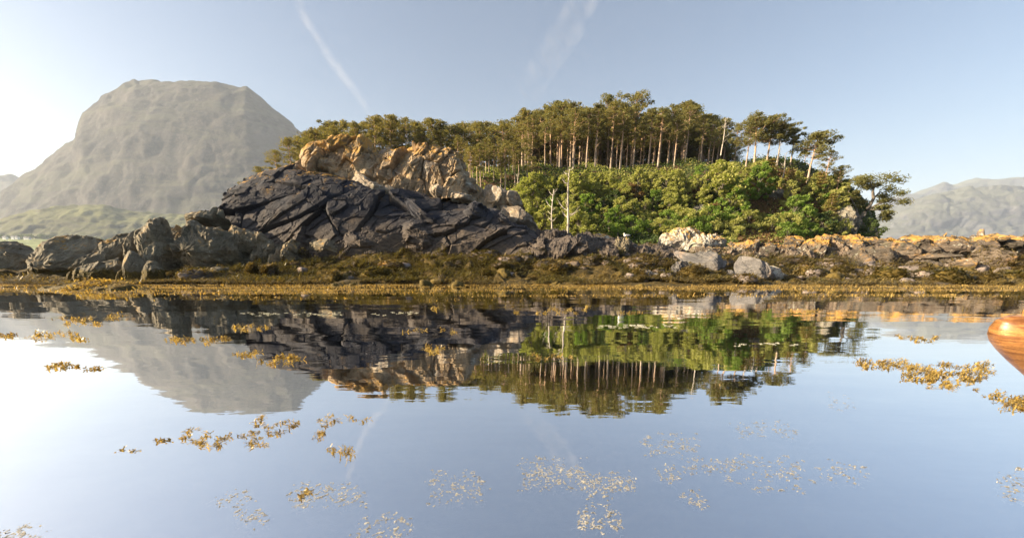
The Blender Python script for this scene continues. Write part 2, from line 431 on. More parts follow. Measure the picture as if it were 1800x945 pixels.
def ridge(crest, foot, Yc, Yf, Yb, nu=300, nv=120, amps=(.5, .2, .08), cell=2.2, seed=0, ani=(1.6, 1, .8), rot=(0, .55, 0), py_=1.5, pz_=.8, taper=0):
    cx = [a for a, b in crest]; x0, x1 = min(cx), max(cx); pxs = np.linspace(x0, x1, nu)
    yc = Yc(pxs) if callable(Yc) else np.full(nu, float(Yc)); yf = Yf(pxs) if callable(Yf) else np.full(nu, float(Yf))
    top = np.stack([P(a, b, y)[...] for a, b, y in zip(pxs, prof(crest)(pxs), yc)])
    ft = np.stack([P(a, b, y)[...] for a, b, y in zip(pxs, prof(foot)(pxs), yf)])
    yb = Yb(pxs) if callable(Yb) else np.full(nu, float(Yb))
    bk = np.stack([top[:, 0], yb, ft[:, 2] * 0 - .4 + np.minimum(ft[:, 2], 0) * 0], -1)
    nf = int(nv * .72); t = np.linspace(0, 1, nf)[None, :, None]
    yy = t ** py_; zz = np.sin(t * math.pi / 2) ** pz_
    fr = np.concatenate([ft[:, None, :1] + (top - ft)[:, None, :1] * t, ft[:, None, 1:2] + (top - ft)[:, None, 1:2] * yy,
                         ft[:, None, 2:] + (top - ft)[:, None, 2:] * zz], -1)
    t2 = np.linspace(0, 1, nv - nf + 1)[1:][None, :, None]
    b = np.concatenate([top[:, None, :1] + 0 * t2, top[:, None, 1:2] + (bk - top)[:, None, 1:2] * t2 ** .8,
                        top[:, None, 2:] + (bk - top)[:, None, 2:] * t2 ** 1.7], -1)
    g = np.concatenate([fr, b], 1)
    nr = -gnormals(g); 
    if nr[nu // 2, nf // 2, 1] > 0: nr = -nr
    p = g.reshape(-1, 3)
    d = amps[0] * crag(p, cell, ani, rot, seed, .06, .2) + amps[1] * crag(p, cell * .38, ani, rot, seed + 20, .09, .25) + amps[1] * .22 * crag(p, cell * .15, ani, rot, seed + 50, .1, .2) + amps[2] * fbm(p * 2.4 / cell * 2, 5)
    w = np.ones((nu, nv)); 
    p = p + nr.reshape(-1, 3) * d[:, None]
    return p, grid_faces(nu, nv)

# --- the big outcrop ------------------------------------------------------------
oc_base = P(680, 470, 30); oc_base[2] = 0
OC = tag(empty("rock_outcrop", oc_base), "huge dark fractured rock outcrop with sunlit ochre lichen top in front of the pines", "rock outcrop")
# shaded lower massif
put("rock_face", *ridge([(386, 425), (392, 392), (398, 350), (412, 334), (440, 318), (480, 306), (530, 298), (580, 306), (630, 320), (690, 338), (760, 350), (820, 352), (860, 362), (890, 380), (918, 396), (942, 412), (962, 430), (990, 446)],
    [(386, 470), (450, 478), (560, 474), (700, 462), (850, 458), (985, 458)], 31.0, 26.0, 37.0, 560, 220, (.72, .18, .07), 3.0, 3, (1.8, 1, .72), (0, .52, 0), 1.35, .74), MAT['rock_shaded'], OC, False)
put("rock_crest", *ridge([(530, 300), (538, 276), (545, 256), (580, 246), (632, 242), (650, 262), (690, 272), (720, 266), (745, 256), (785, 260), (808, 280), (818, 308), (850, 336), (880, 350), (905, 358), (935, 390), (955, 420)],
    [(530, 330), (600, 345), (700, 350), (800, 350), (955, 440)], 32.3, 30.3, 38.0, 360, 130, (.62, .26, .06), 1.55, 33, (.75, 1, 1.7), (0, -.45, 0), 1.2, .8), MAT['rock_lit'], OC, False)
# buttress in front of the massif and its slanting slabs
def grow(poly, k=1.04):
    a = np.array(poly, float); c = a.mean(0); return [tuple(q) for q in c + (a - c) * k]
def slab(poly, Y, dep, seed, mat, amp=.13, cell=1.0, e=.34, rot=(0, .5, 0), ani=(1.8, 1, .7), parent=OC, n=84, m=36, name="rock_block"):
    return put(name, *blob(grow(poly), Y, dep, seed, amp, cell, n, m, e, ani, rot, sink=0), MAT[mat], parent, False)
Z3 = lambda pts: [(440 + a / 3.6, 150 + b / 3.6) for a, b in pts]
Z2 = lambda pts: [(380 + a / 3, 220 + b / 3) for a, b in pts]
blocks = [  # outline, depth ahead, half thickness, material
    (Z3([(362, 480), (362, 400), (395, 362), (450, 346), (490, 400), (470, 460), (420, 510), (370, 510)]), 32.2, .9, 'rock_lit'),
    (Z3([(440, 385), (515, 318), (560, 328), (612, 410), (580, 450), (500, 450)]), 32.4, .8, 'rock_lit'),
    (Z3([(552, 325), (612, 316), (668, 390), (690, 450), (640, 482), (570, 440)]), 32.2, .8, 'rock_lit'),
    (Z3([(628, 318), (700, 310), (752, 345), (782, 470), (740, 512), (690, 480), (655, 390)]), 32.0, .9, 'rock_lit'),
    (Z3([(345, 520), (430, 440), (560, 448), (650, 500), (630, 590), (540, 590), (400, 575)]), 31.2, 1.1, 'rock_lit'),
    (Z3([(610, 490), (700, 498), (780, 560), (850, 640), (740, 620), (640, 580)]), 31.0, .9, 'rock_lit'),
    (Z3([(770, 400), (850, 385), (960, 430), (1005, 480), (970, 530), (880, 552), (800, 510)]), 32.2, 1.0, 'rock_pale'),
    (Z3([(760, 520), (900, 555), (990, 520), (1040, 560), (1082, 600), (1062, 668), (930, 672), (820, 640)]), 31.5, .9, 'rock_pale'),
    (Z3([(925, 420), (1055, 366), (1110, 380), (1075, 480), (1060, 600), (990, 520)]), 32.6, 1.0, 'rock_lit'),
    (Z3([(1052, 450), (1105, 400), (1165, 410), (1215, 520), (1250, 690), (1130, 680), (1085, 660), (1060, 560)]), 31.6, 1.1, 'rock_pale'),
    (Z3([(1060, 392), (1160, 366), (1262, 398), (1325, 460), (1345, 580), (1400, 640), (1440, 720), (1250, 690), (1180, 480)]), 32.4, 1.3, 'rock_lit'),
    (Z3([(1300, 560), (1380, 590), (1450, 690), (1470, 740), (1350, 740), (1290, 700)]), 31.6, .9, 'rock_pale'),
    (Z3([(1475, 660), (1500, 622), (1560, 640), (1690, 690), (1740, 780), (1700, 800), (1560, 770), (1480, 730)]), 31.0, .9, 'rock_pale'),
    (Z3([(1560, 740), (1700, 760), (1795, 850), (1830, 920), (1740, 930), (1620, 850)]), 30.4, .8, 'rock_pale'),
    (Z3([(618, 600), (640, 560), (700, 572), (835, 640), (930, 690), (870, 740), (720, 730), (640, 700)]), 30.0, .9, 'rock_pale'),
    (Z3([(830, 640), (870, 630), (930, 668), (925, 700), (860, 700)]), 30.0, .5, 'rock_pale'),
    (Z3([(225, 530), (250, 492), (300, 500), (350, 560), (350, 610), (290, 610), (240, 580)]), 30.2, .6, 'rock_lit'),
    (Z3([(1130, 660), (1180, 620), (1240, 650), (1240, 700), (1160, 720)]), 30.2, .5, 'rock_pale'),
    (Z3([(1260, 690), (1330, 670), (1400, 690), (1390, 730), (1280, 735)]), 30.0, .5, 'rock_pale'),
    (Z2([(60, 380), (55, 340), (110, 315), (150, 330), (130, 420), (60, 480), (40, 440)]), 30.6, 1.0, 'rock_shaded'),
    (Z2([(450, 480), (600, 450), (690, 520), (600, 640), (520, 600)]), 27.4, .7, 'rock_shaded'),
    (Z2([(660, 500), (760, 490), (900, 560), (850, 620), (700, 570)]), 27.4, .7, 'rock_shaded'),
    (Z2([(600, 580), (760, 560), (900, 640), (880, 680), (700, 660)]), 26.4, .7, 'rock_shaded'),
    (Z2([(1150, 480), (1260, 450), (1300, 500), (1280, 560), (1180, 540)]), 28.2, .7, 'rock_shaded'),
    (Z2([(1285, 470), (1360, 400), (1420, 430), (1430, 540), (1380, 570), (1290, 540)]), 28.2, .8, 'rock_shaded'),
    (Z2([(1420, 420), (1480, 440), (1560, 540), (1660, 600), (1600, 640), (1450, 570)]), 28.6, .8, 'rock_shaded'),
    (Z2([(960, 380), (1000, 370), (1200, 540), (1330, 680), (1220, 640), (1060, 500)]), 27.2, .5, 'rock_shaded'),
    (Z2([(820, 440), (930, 420), (1000, 440), (1080, 500), (980, 500), (870, 470)]), 28.4, .5, 'rock_shaded'),
    (Z2([(900, 540), (1080, 500), (1160, 600), (1240, 700), (1080, 700), (930, 640)]), 26.6, .8, 'rock_shaded'),
    (Z2([(400, 540), (450, 520), (480, 600), (500, 700), (430, 715), (395, 640)]), 26.3, .6, 'rock_shaded'),
    (Z2([(500, 600), (600, 590), (680, 640), (690, 690), (560, 700), (490, 690)]), 26.2, .6, 'rock_left'),
    (Z2([(100, 420), (200, 360), (330, 420), (320, 520), (200, 540), (110, 500)]), 28.6, .7, 'rock_shaded'),
    (Z2([(330, 330), (470, 320), (600, 400), (560, 470), (420, 460), (340, 400)]), 29.2, .7, 'rock_shaded'),
]
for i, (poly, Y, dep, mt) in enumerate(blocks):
    slab(poly, Y, dep, 11 * i + 5, mt, amp=.16 if mt == 'rock_shaded' else .11, cell=1.15 if mt == 'rock_shaded' else 1.5, rot=(0, -.35 + .7 * ((i * 37) % 10) / 10, 0), ani=(.75, 1, 1.7) if mt != 'rock_shaded' else (1.8, 1, .7))

# --- left rocks ----------------------------------------------------------------
Z7 = lambda pts: [(a / 5.56, 370 + b / 5.56) for a, b in pts]
Z8 = lambda pts: [(100 + a / 3.913, 360 + b / 3.913) for a, b in pts]
WEEDY = []
def rock(poly, Y, dep, seed, mat, label, cat="rock", amp=.12, cell=.8, e=.55, rot=(0, .12, 0), ani=(.6, 1, 1.9), n=90, m=44, group=None, name="boulder"):
    o = put(name, *blob(poly, Y, dep, seed, amp, cell, n, m, e, ani, rot), MAT[mat], None, False)
    if 'weed' in label and mat != 'rock_left' and 'jagged' not in label and 'smooth' not in label and not name.startswith('cliff'): WEEDY.append((o, seed))
    return tag(o, label, cat, group)
rock(Z7([(-160, 280), (0, 330), (100, 385), (170, 395), (262, 425), (315, 540), (340, 720), (-160, 730)]), 24, 2.0, 1, 'rock_left', "low rounded grey boulder at the far end of the shore rocks, below the white houses", amp=.12)
rock(Z7([(262, 410), (290, 370), (380, 300), (500, 240), (600, 228), (700, 248), (850, 305), (895, 370), (930, 560), (700, 730), (300, 730), (275, 560)]), 23, 1.6, 2, 'rock_left', "broad humped grey boulder beside the low rounded one, cracked across its right shoulder", amp=.12)
rock(Z7([(900, 350), (1000, 370), (1060, 440), (1000, 520), (900, 480)]), 23.2, .5, 4, 'rock_left', "small wedge of rock behind the sunlit peaked slab", amp=.06, n=60, m=28)
rock(Z7([(958, 350), (1000, 300), (1100, 240), (1190, 212), (1245, 216), (1250, 560), (1050, 600), (980, 420)]), 23.6, .9, 5, 'rock_left', "sloping grey slab leaning against the tall stone fins", amp=.08)
rock(Z8([(478, 180), (500, 158), (560, 155), (580, 240), (560, 420), (490, 420), (470, 300)]), 23.1, .5, 6, 'rock_left', "narrow upright fin of rock with a sunlit reddish top", amp=.07)
rock(Z8([(560, 150), (590, 100), (630, 84), (690, 92), (712, 150), (770, 260), (820, 400), (820, 470), (640, 470), (560, 330)]), 23.0, .9, 7, 'rock_left', "tallest pointed fin of grey rock, dark and furrowed down its face", amp=.12, cell=.7)
rock(Z8([(712, 130), (740, 88), (780, 76), (830, 88), (900, 110), (960, 150), (1060, 160), (1180, 190), (1215, 260), (1220, 400), (1160, 440), (1000, 470), (840, 470), (800, 340)]), 23.6, 1.4, 8, 'rock_left', "big blocky grey rock with a sagging ledge and a rust-coloured left corner", amp=.15, cell=1.0)
rock(Z8([(855, 85), (880, 64), (960, 45), (1000, 24), (1040, 28), (1070, 70), (1140, 85), (1130, 130), (1000, 130), (900, 110)]), 26, .9, 9, 'rock_left', "hummock of dark rock behind the sagging ledge", amp=.09)
rock(Z8([(1058, 75), (1066, 30), (1080, 2), (1094, 30), (1104, 80)]), 26.5, .3, 10, 'rock_left', "small sharp pinnacle of rock, tallest of the pair beside the big outcrop", amp=.03, cell=.4, n=40, m=20, name="rock_pinnacle")
rock(Z8([(1106, 85), (1112, 42), (1124, 24), (1136, 50), (1140, 90)]), 26.5, .3, 11, 'rock_left', "small sharp pinnacle of rock, shorter of the pair beside the big outcrop", amp=.03, cell=.4, n=40, m=20, name="rock_pinnacle")
slabs_r = [([(1180, 200), (1230, 195), (1330, 230), (1330, 300), (1310, 420), (1200, 420), (1170, 300)], "fluted grey rib of rock with vertical cracks beside the sagging ledge"),
           ([(1060, 150), (1130, 125), (1260, 165), (1400, 200), (1480, 250), (1440, 330), (1300, 250), (1180, 210)], "mossy olive shelf of rock running down below the big outcrop"),
           ([(1330, 250), (1420, 230), (1500, 300), (1480, 400), (1350, 420), (1320, 330)], "rounded brown shoulder of rock under the mossy shelf"),
           ([(1470, 300), (1540, 312), (1560, 360), (1550, 420), (1480, 420), (1460, 350)], "square grey block with sloping top edges at the foot of the outcrop"),
           ([(1540, 290), (1580, 240), (1620, 250), (1625, 390), (1560, 400), (1540, 340)], "upright grey block streaked with yellow lichen at the foot of the outcrop")]
for i, (pl, lb) in enumerate(slabs_r):
    rock(Z8(pl), 24.6 - .1 * i, .7, 30 + i, 'rock_left', lb, amp=.1, cell=.6, ani=(.7, 1, 1.8), rot=(0, -.1, 0))
def wall(name, crest, foot, Yc, Yf, Yb, mat, label, amps, cell, seed, ani, rot, nu, nv):
    return tag(put(name, *ridge(crest, foot, Yc, Yf, Yb, nu, nv, amps, cell, seed, ani, rot, 1.2, .6), MAT[mat], None, False), label, "rock")
wall("rock_ledge", [(168, 452), (180, 432), (235, 415), (290, 398), (330, 402), (380, 406), (420, 414), (470, 424), (510, 440), (540, 458)], [(168, 480), (300, 482), (540, 478)], 26.0, 24.1, 28.5, 'rock_left', "low craggy rock bank that the tall stone fins rise from", (.3, .16, .05), 1.0, 301, (.6, 1, 1.8), (0, -.1, 0), 240, 70)
# the near group of sunlit peaks standing in the weed
rock(Z7([(640, 560), (760, 540), (830, 440), (890, 385), (930, 380), (975, 440), (1000, 540), (960, 600), (800, 620)]), 20.2, .45, 12, 'rock_left', "peaked slab with a bright sunlit left edge, in the near group of stones", amp=.05, cell=.7)
rock(Z7([(720, 600), (790, 530), (900, 512), (1040, 480), (1110, 540), (1140, 640), (1150, 745), (720, 745)]), 19.8, .6, 13, 'rock_left', "wide pale stone with a rounded top below the peaked slab", amp=.06, cell=.8)
rock(Z7([(652, 600), (680, 590), (712, 600), (715, 700), (670, 700)]), 19.9, .15, 14, 'rock_left', "small upright splinter of stone with a glowing edge", amp=.02, cell=.3, n=40, m=20)
rock(Z7([(1010, 460), (1080, 455), (1180, 520), (1240, 590), (1200, 620), (1100, 540)]), 20.3, .35, 15, 'rock_left', "small lichened ledge between the wide pale stone and the pointed one", amp=.04, cell=.4, n=60, m=30)
rock(Z7([(1140, 600), (1190, 560), (1240, 600), (1270, 740), (1140, 745)]), 19.7, .3, 16, 'rock_left', "squat stone wedged between the wide pale stone and the pointed one", amp=.04, cell=.5, n=60, m=30)
rock(Z7([(1165, 420), (1185, 380), (1215, 378), (1300, 430), (1395, 500), (1395, 745), (1240, 745), (1230, 600), (1170, 520)]), 19.8, .45, 17, 'rock_left', "pointed stone with a sunlit tip leaning right, in the near group", amp=.05, cell=.7)
rock(Z7([(1380, 520), (1420, 488), (1480, 500), (1545, 580), (1580, 740), (1385, 750)]), 19.7, .4, 18, 'rock_left', "stone with a dome top, last of the near group towards the outcrop", amp=.05, cell=.7)
rock(Z7([(1420, 340), (1440, 305), (1500, 290), (1530, 330), (1540, 520), (1590, 640), (1560, 680), (1400, 560)]), 20.4, .4, 19, 'rock_left', "slim standing stone with a rounded sunlit head behind the near group", amp=.05, cell=.6)
rock(Z8([(1040, 440), (1090, 425), (1160, 430), (1170, 460), (1060, 470)]), 21.5, .3, 21, 'rock_left', "flat tilted stone in the weed at the foot of the blocky rock", amp=.04, cell=.4, n=60, m=28)
rock(Z8([(1310, 410), (1350, 405), (1370, 450), (1350, 490), (1320, 480)]), 21.2, .25, 22, 'stone', "small pale yellow-green stone standing in the dark weed", amp=.03, cell=.4, n=50, m=26)
rock(Z8([(1400, 430), (1450, 405), (1500, 420), (1500, 480), (1410, 490)]), 21.2, .35, 23, 'stone', "rounded grey stone in the dark weed, next to the pale yellow-green one", amp=.03, cell=.4, n=50, m=26)
rock(Z8([(780, 470), (850, 455), (900, 475), (890, 500), (790, 500)]), 20.6, .3, 24, 'rock_left', "low brown stone at the foot of the tallest fin", amp=.04, cell=.4, n=50, m=26)
# weed-topped reef in the water at the left
rock([(45, 512), (70, 500), (130, 496), (200, 500), (262, 512), (258, 530), (60, 530)], 15.2, 1.0, 25, 'rock_tide', "low dark reef draped in golden weed at the water's edge below the near stones", amp=.06, cell=.5)

# --- middle and right rocks -------------------------------------------------------
Z6 = lambda pts: [(1040 + a / 5, 380 + b / 5) for a, b in pts]
Z5 = lambda pts: [(1380 + a / 4.286, 390 + b / 4.286) for a, b in pts]
rock(Z6([(590, 220), (605, 190), (690, 140), (780, 100), (890, 94), (960, 112), (1010, 160), (960, 220), (860, 300), (640, 300)]), 34, 1.1, 50, 'rock_knoll', "domed knoll capped with bright ochre lichen in front of the green bushes", amp=.16, cell=.8)
rock(Z6([(790, 260), (850, 190), (960, 145), (1060, 150), (1140, 165), (1200, 230), (1230, 290), (1000, 310), (830, 310)]), 33.2, 1.0, 51, 'rock_knoll', "whitish cracked hump of rock against the ochre-capped knoll", amp=.17, cell=.7)
rock(Z6([(0, 160), (60, 150), (150, 165), (210, 220), (160, 260), (0, 250)]), 33, .8, 52, 'rock_knoll', "low flat-topped rock with an ochre rim where the outcrop meets the bushes", amp=.08)
rock(Z6([(190, 300), (225, 200), (240, 185), (300, 190), (350, 200), (360, 260), (340, 340), (210, 350)]), 27, .6, 53, 'rock_left', "fluted grey pillar of rock topped by a white bird", amp=.10, cell=.35, ani=(.6, 1, 2.2), rot=(0, 0, 0))
rock(Z6([(840, 330), (870, 300), (910, 300), (940, 340), (1000, 315), (1100, 310), (1150, 360), (1200, 430), (1215, 480), (1150, 530), (1040, 540), (900, 520), (845, 460)]), 22.5, .95, 54, 'rock_grey', "largest smooth grey boulder on the weedy shore, notched at its top left", amp=.07, cell=1.1)
rock(Z6([(1285, 480), (1320, 420), (1400, 340), (1450, 360), (1540, 400), (1590, 480), (1590, 590), (1300, 600)]), 21.2, .75, 55, 'rock_grey', "peaked grey boulder split by a dark crack near the water", amp=.06, cell=1.1)
rock(Z6([(1155, 580), (1200, 540), (1300, 520), (1340, 560), (1340, 605), (1170, 605)]), 20.6, .5, 56, 'rock_grey', "low flat grey slab at the foot of the peaked boulder", amp=.04, cell=.6)
rock(Z6([(1160, 530), (1215, 470), (1280, 480), (1290, 510), (1240, 530)]), 21.6, .35, 57, 'rock_grey', "small angular stone between the largest boulder and the peaked one", amp=.04, cell=.4, n=50, m=26)
rock(Z6([(1560, 470), (1590, 430), (1640, 450), (1700, 520), (1720, 560), (1640, 570), (1570, 560)]), 21.6, .45, 58, 'rock_knoll', "mottled stone with an olive top behind the peaked boulder", amp=.06, cell=.4, n=60, m=30)
rock(Z6([(660, 580), (690, 500), (730, 440), (780, 400), (810, 390), (850, 400), (860, 480), (820, 560), (700, 590)]), 21.8, .4, 59, 'rock_grey', "jagged pale rock of thin upright splinters beside the largest boulder", amp=.11, cell=.3, ani=(.5, 1, 2.6), rot=(0, .15, 0))
rock(Z6([(370, 500), (430, 470), (520, 465), (590, 500), (630, 550), (620, 600), (500, 600), (380, 560)]), 20.4, .5, 60, 'rock_grey', "pale rounded rock with weed hanging on its left side", amp=.06, cell=.5)
rock(Z6([(360, 420), (375, 392), (430, 410), (440, 440), (370, 440)]), 23, .25, 61, 'rock_grey', "little pointed grey stone high in the olive weed", amp=.03, cell=.3, n=40, m=22)
rock(Z6([(1240, 280), (1255, 225), (1330, 222), (1420, 240), (1500, 250), (1500, 310), (1300, 320)]), 31, .7, 62, 'rock_ridge', "low pale ridge rock just right of the whitish hump", amp=.12, cell=.5)
rock(Z6([(1490, 300), (1530, 230), (1600, 235), (1680, 250), (1680, 340), (1560, 340)]), 30, .6, 63, 'rock_ridge', "dark-sided ridge rock with a pale crest below the bright shrubs", amp=.11, cell=.5)
rock(Z5([(12, 160), (30, 115), (80, 104), (135, 112), (148, 150), (140, 190), (40, 195)]), 31, .7, 64, 'rock_ridge', "round ochre boulder perched on the ridge below the bright shrubs", amp=.08, cell=.5)
rr = [([(155, 230), (170, 180), (210, 140), (260, 124), (350, 128), (360, 180), (340, 260), (180, 270)], "squared ridge rock with a flat ochre cap below the wooded slope", 29.5),
      ([(350, 140), (420, 130), (440, 170), (400, 220), (350, 200)], "small white-speckled rock between two ochre-capped ridge rocks", 30),
      ([(405, 200), (430, 140), (500, 108), (580, 100), (610, 130), (560, 200), (480, 250), (410, 230)], "long ochre-capped ridge rock under the pale cliff", 29.5),
      ([(560, 200), (580, 130), (660, 108), (715, 112), (740, 150), (720, 185), (600, 200)], "ochre and white ridge rock beside the dark bush", 30),
      ([(490, 230), (620, 185), (660, 200), (670, 300), (560, 330), (500, 300)], "brown vertical-sided block below the ochre-capped ridge", 27.5),
      ([(610, 195), (740, 180), (850, 195), (870, 260), (800, 320), (720, 340), (650, 300)], "black shadowed block with a thin pale rim, midway along the ridge", 27),
      ([(780, 165), (820, 148), (875, 152), (870, 190), (800, 200)], "dark leaning slab behind the black shadowed block", 28.5),
      ([(835, 220), (880, 150), (960, 130), (1000, 160), (1010, 300), (900, 310), (860, 280)], "layered dark rock with an overhanging ochre lip", 27.5),
      ([(900, 140), (950, 110), (990, 92), (1060, 96), (1120, 140), (1110, 190), (1030, 210), (980, 180)], "bright orange and white rock, highest of the ridge right of the island", 28.5),
      ([(1010, 260), (1040, 190), (1110, 150), (1180, 150), (1150, 210), (1090, 260)], "slanting pale slab below the bright orange rock", 27.8),
      ([(1100, 220), (1160, 150), (1220, 114), (1300, 118), (1420, 128), (1460, 170), (1440, 240), (1400, 270), (1250, 240)], "long ridge rock speckled white and ochre with raking cracks", 27.5),
      ([(1420, 170), (1500, 120), (1560, 110), (1580, 170), (1540, 260), (1440, 260)], "grey cracked ridge rock under the upright ochre block", 27.2),
      ([(1535, 130), (1550, 96), (1610, 92), (1612, 130), (1580, 150)], "small upright ochre block standing proud on the skyline", 27.5),
      ([(1600, 140), (1650, 115), (1720, 120), (1720, 170), (1650, 200)], "dark-sided rock just right of the upright ochre block", 27.4),
      ([(1660, 180), (1700, 130), (1780, 102), (1900, 108), (1920, 220), (1740, 230)], "broad ochre rock running out of the frame on the ridge", 27.2),
      ([(1460, 330), (1500, 230), (1560, 175), (1660, 185), (1700, 250), (1600, 300), (1590, 380), (1480, 400)], "big brown tilted rock with a straight sunlit edge and weed at its foot", 24.5),
      ([(1600, 300), (1690, 240), (1760, 250), (1900, 270), (1900, 400), (1700, 380), (1620, 360)], "dark weedy rock at the far end of the beach", 24),
      ([(1250, 320), (1270, 275), (1330, 258), (1380, 280), (1380, 330), (1290, 345)], "rusty brown rounded rock in front of the speckled ridge rock", 25),
      ([(1080, 240), (1240, 240), (1340, 255), (1260, 275), (1080, 272)], "flat brown shelf lying below the speckled ridge rock", 26),
      ([(990, 350), (1010, 305), (1060, 290), (1130, 300), (1140, 350), (1060, 370)], "reddish angular rock in the middle of the beach", 24.5),
      ([(760, 350), (780, 322), (830, 320), (850, 360), (800, 375)], "small pinkish stone below the black shadowed block", 24.5),
      ([(1100, 440), (1110, 400), (1170, 392), (1240, 410), (1255, 470), (1180, 480), (1110, 470)], "round hummock of rock wrapped in olive weed near the water", 21),
      ([(210, 400), (240, 345), (290, 340), (340, 380), (330, 420), (250, 430)], "dark wedge of rock at the left end of the beach", 22.5),
      ([(410, 330), (430, 270), (500, 275), (540, 330), (520, 365), (430, 360)], "dark blue-shadowed boulder below the flat ochre cap", 25),
      ([(120, 440), (140, 320), (190, 315), (230, 370), (200, 440)], "lumpy brown rock draped in rust-coloured weed", 22.8),
      ([(720, 460), (770, 420), (850, 418), (880, 450), (820, 480), (740, 480)], "low pale rock with a weed fringe near the waterline", 20.8),
      ([(380, 490), (400, 430), (470, 415), (560, 450), (590, 490)], "flat grey stone at the waterline, left end of the beach", 20.4),
      ([(915, 470), (980, 440), (1040, 445), (1060, 480), (960, 490)], "low tan stone at the waterline beside the weed-wrapped hummock", 20.3),
      ([(970, 500), (1060, 475), (1150, 485), (1150, 512), (980, 512)], "flat pinkish slab at the waterline below the weed-wrapped hummock", 19.6),
      ([(1155, 510), (1170, 482), (1240, 478), (1280, 500), (1260, 515)], "flat pale slab at the waterline, right of the pinkish one", 19.6),
      ([(1300, 512), (1350, 470), (1420, 465), (1480, 500), (1440, 520)], "weedy hump at the waterline under the big tilted rock", 19.8),
      ([(1640, 535), (1660, 490), (1720, 480), (1790, 500), (1800, 540)], "weedy ochre mound at the waterline near the boat", 18.6),
      ([(1570, 490), (1620, 455), (1700, 450), (1750, 480), (1700, 500)], "olive weed-covered hump behind the ochre mound", 20.2)]
for i, (pl, lb, Y) in enumerate(rr):
    top = min(b for a, b in pl); wet = Y < 25.2
    mt = 'rock_tide' if ('weed' in lb) else ('stone' if Y < 21.5 else ('rock_tide' if (wet or 'dark' in lb or 'black' in lb or 'brown' in lb) else 'rock_ridge'))
    rock(Z5(pl), Y, .55 + .5 * (Y > 24), 70 + i, mt, lb, amp=.10 if Y > 24 else .05, cell=.6, ani=(1, 1, 1.1), rot=(0, .5, 0), n=72, m=34)

wall("rock_ridge", [(1225, 440), (1260, 432), (1330, 436), (1400, 430), (1440, 424), (1500, 422), (1560, 430), (1600, 424), (1660, 424), (1720, 422), (1770, 424), (1900, 424), (2000, 450)], [(1225, 462), (1400, 470), (1600, 476), (2000, 480)], 31.0, 28.2, 34, 'rock_ridge', "long craggy tide-stained rock ridge running right from the island", (1.0, .28, .08), 1.7, 305, (1.0, 1, 1.1), (0, .3, 0), 460, 80)
wall("rock_ridge", [(925, 440), (945, 410), (975, 404), (1010, 412), (1045, 420), (1090, 428), (1150, 432), (1200, 442), (1240, 458)], [(930, 468), (1100, 466), (1240, 474)], 29.0, 25.5, 32, 'rock_shaded', "low dark weedy rock rib between the outcrop and the ochre-capped knoll", (.6, .22, .08), 1.5, 309, (1.2, 1, 1), (0, .5, 0), 260, 64)
# loose stones on the beach, repeats
protos = []
for k in range(7):
    n, mm = 26, 14
    th = np.linspace(0, 2 * math.pi, n, endpoint=False); ph = np.linspace(.05, math.pi - .05, mm)
    T, Q = np.meshgrid(th, ph, indexing='ij')
    g = np.stack([np.sin(Q) ** .7 * np.cos(T), np.sin(Q) ** .7 * np.sin(T) * .8, -np.cos(Q) * .6], -1).reshape(-1, 3)
    d = crag(g + k * 9, .9, seed=k) * .22 + fbm(g * 2 + k, 4) * .15
    g = g * (1 + d[:, None]); f = grid_faces(n, mm, True)
    protos.append((mesh("beach_stone", g, f, MAT['stone'] if k < 4 else MAT['rock_tide'])))
def stones(n, x0, x1, y0, y1, s0, s1, label, group, ks):
    for i in range(n):
        px = rnd.uniform(x0, x1); Y = rnd.uniform(y0, y1); x = (px - CX) / F / 1.02 * Y
        z = float(ground(np.array([x]), np.array([Y]))[0]); s = s0 + (s1 - s0) * rnd.random() ** 2.2
        o = bpy.data.objects.new("beach_stone", protos[rnd.choice(ks)]); COL.objects.link(o)
        o.location = (x, Y, z + s * .22); o.scale = (s * rnd.uniform(.8, 1.5), s, s * rnd.uniform(.6, 1.2)); o.rotation_euler = (rnd.uniform(-.3, .3), rnd.uniform(-.3, .3), rnd.uniform(0, 6.3))
        tag(o, label, "stone", group)
stones(110, 1400, 1830, 19.4, 26, .12, .5, "pinkish or grey stone lying loose on the beach below the ochre ridge", "loose stones on the beach", (0, 1, 2, 3))
stones(70, 1000, 1830, 20, 27, .15, .6, "dark weed-smeared stone among the olive weed of the shore", "weedy stones on the shore", (4, 5, 6))
stones(34, 250, 1800, 17.2, 19.2, .1, .4, "small wet stone breaking the water at the shore's edge", "wet stones at the water's edge", (4, 5, 6))
stones(30, 300, 1150, 19.5, 25, .12, .45, "small grey stone showing through the weed below the outcrop", "stones in the weed below the outcrop", (0, 1, 4, 5))

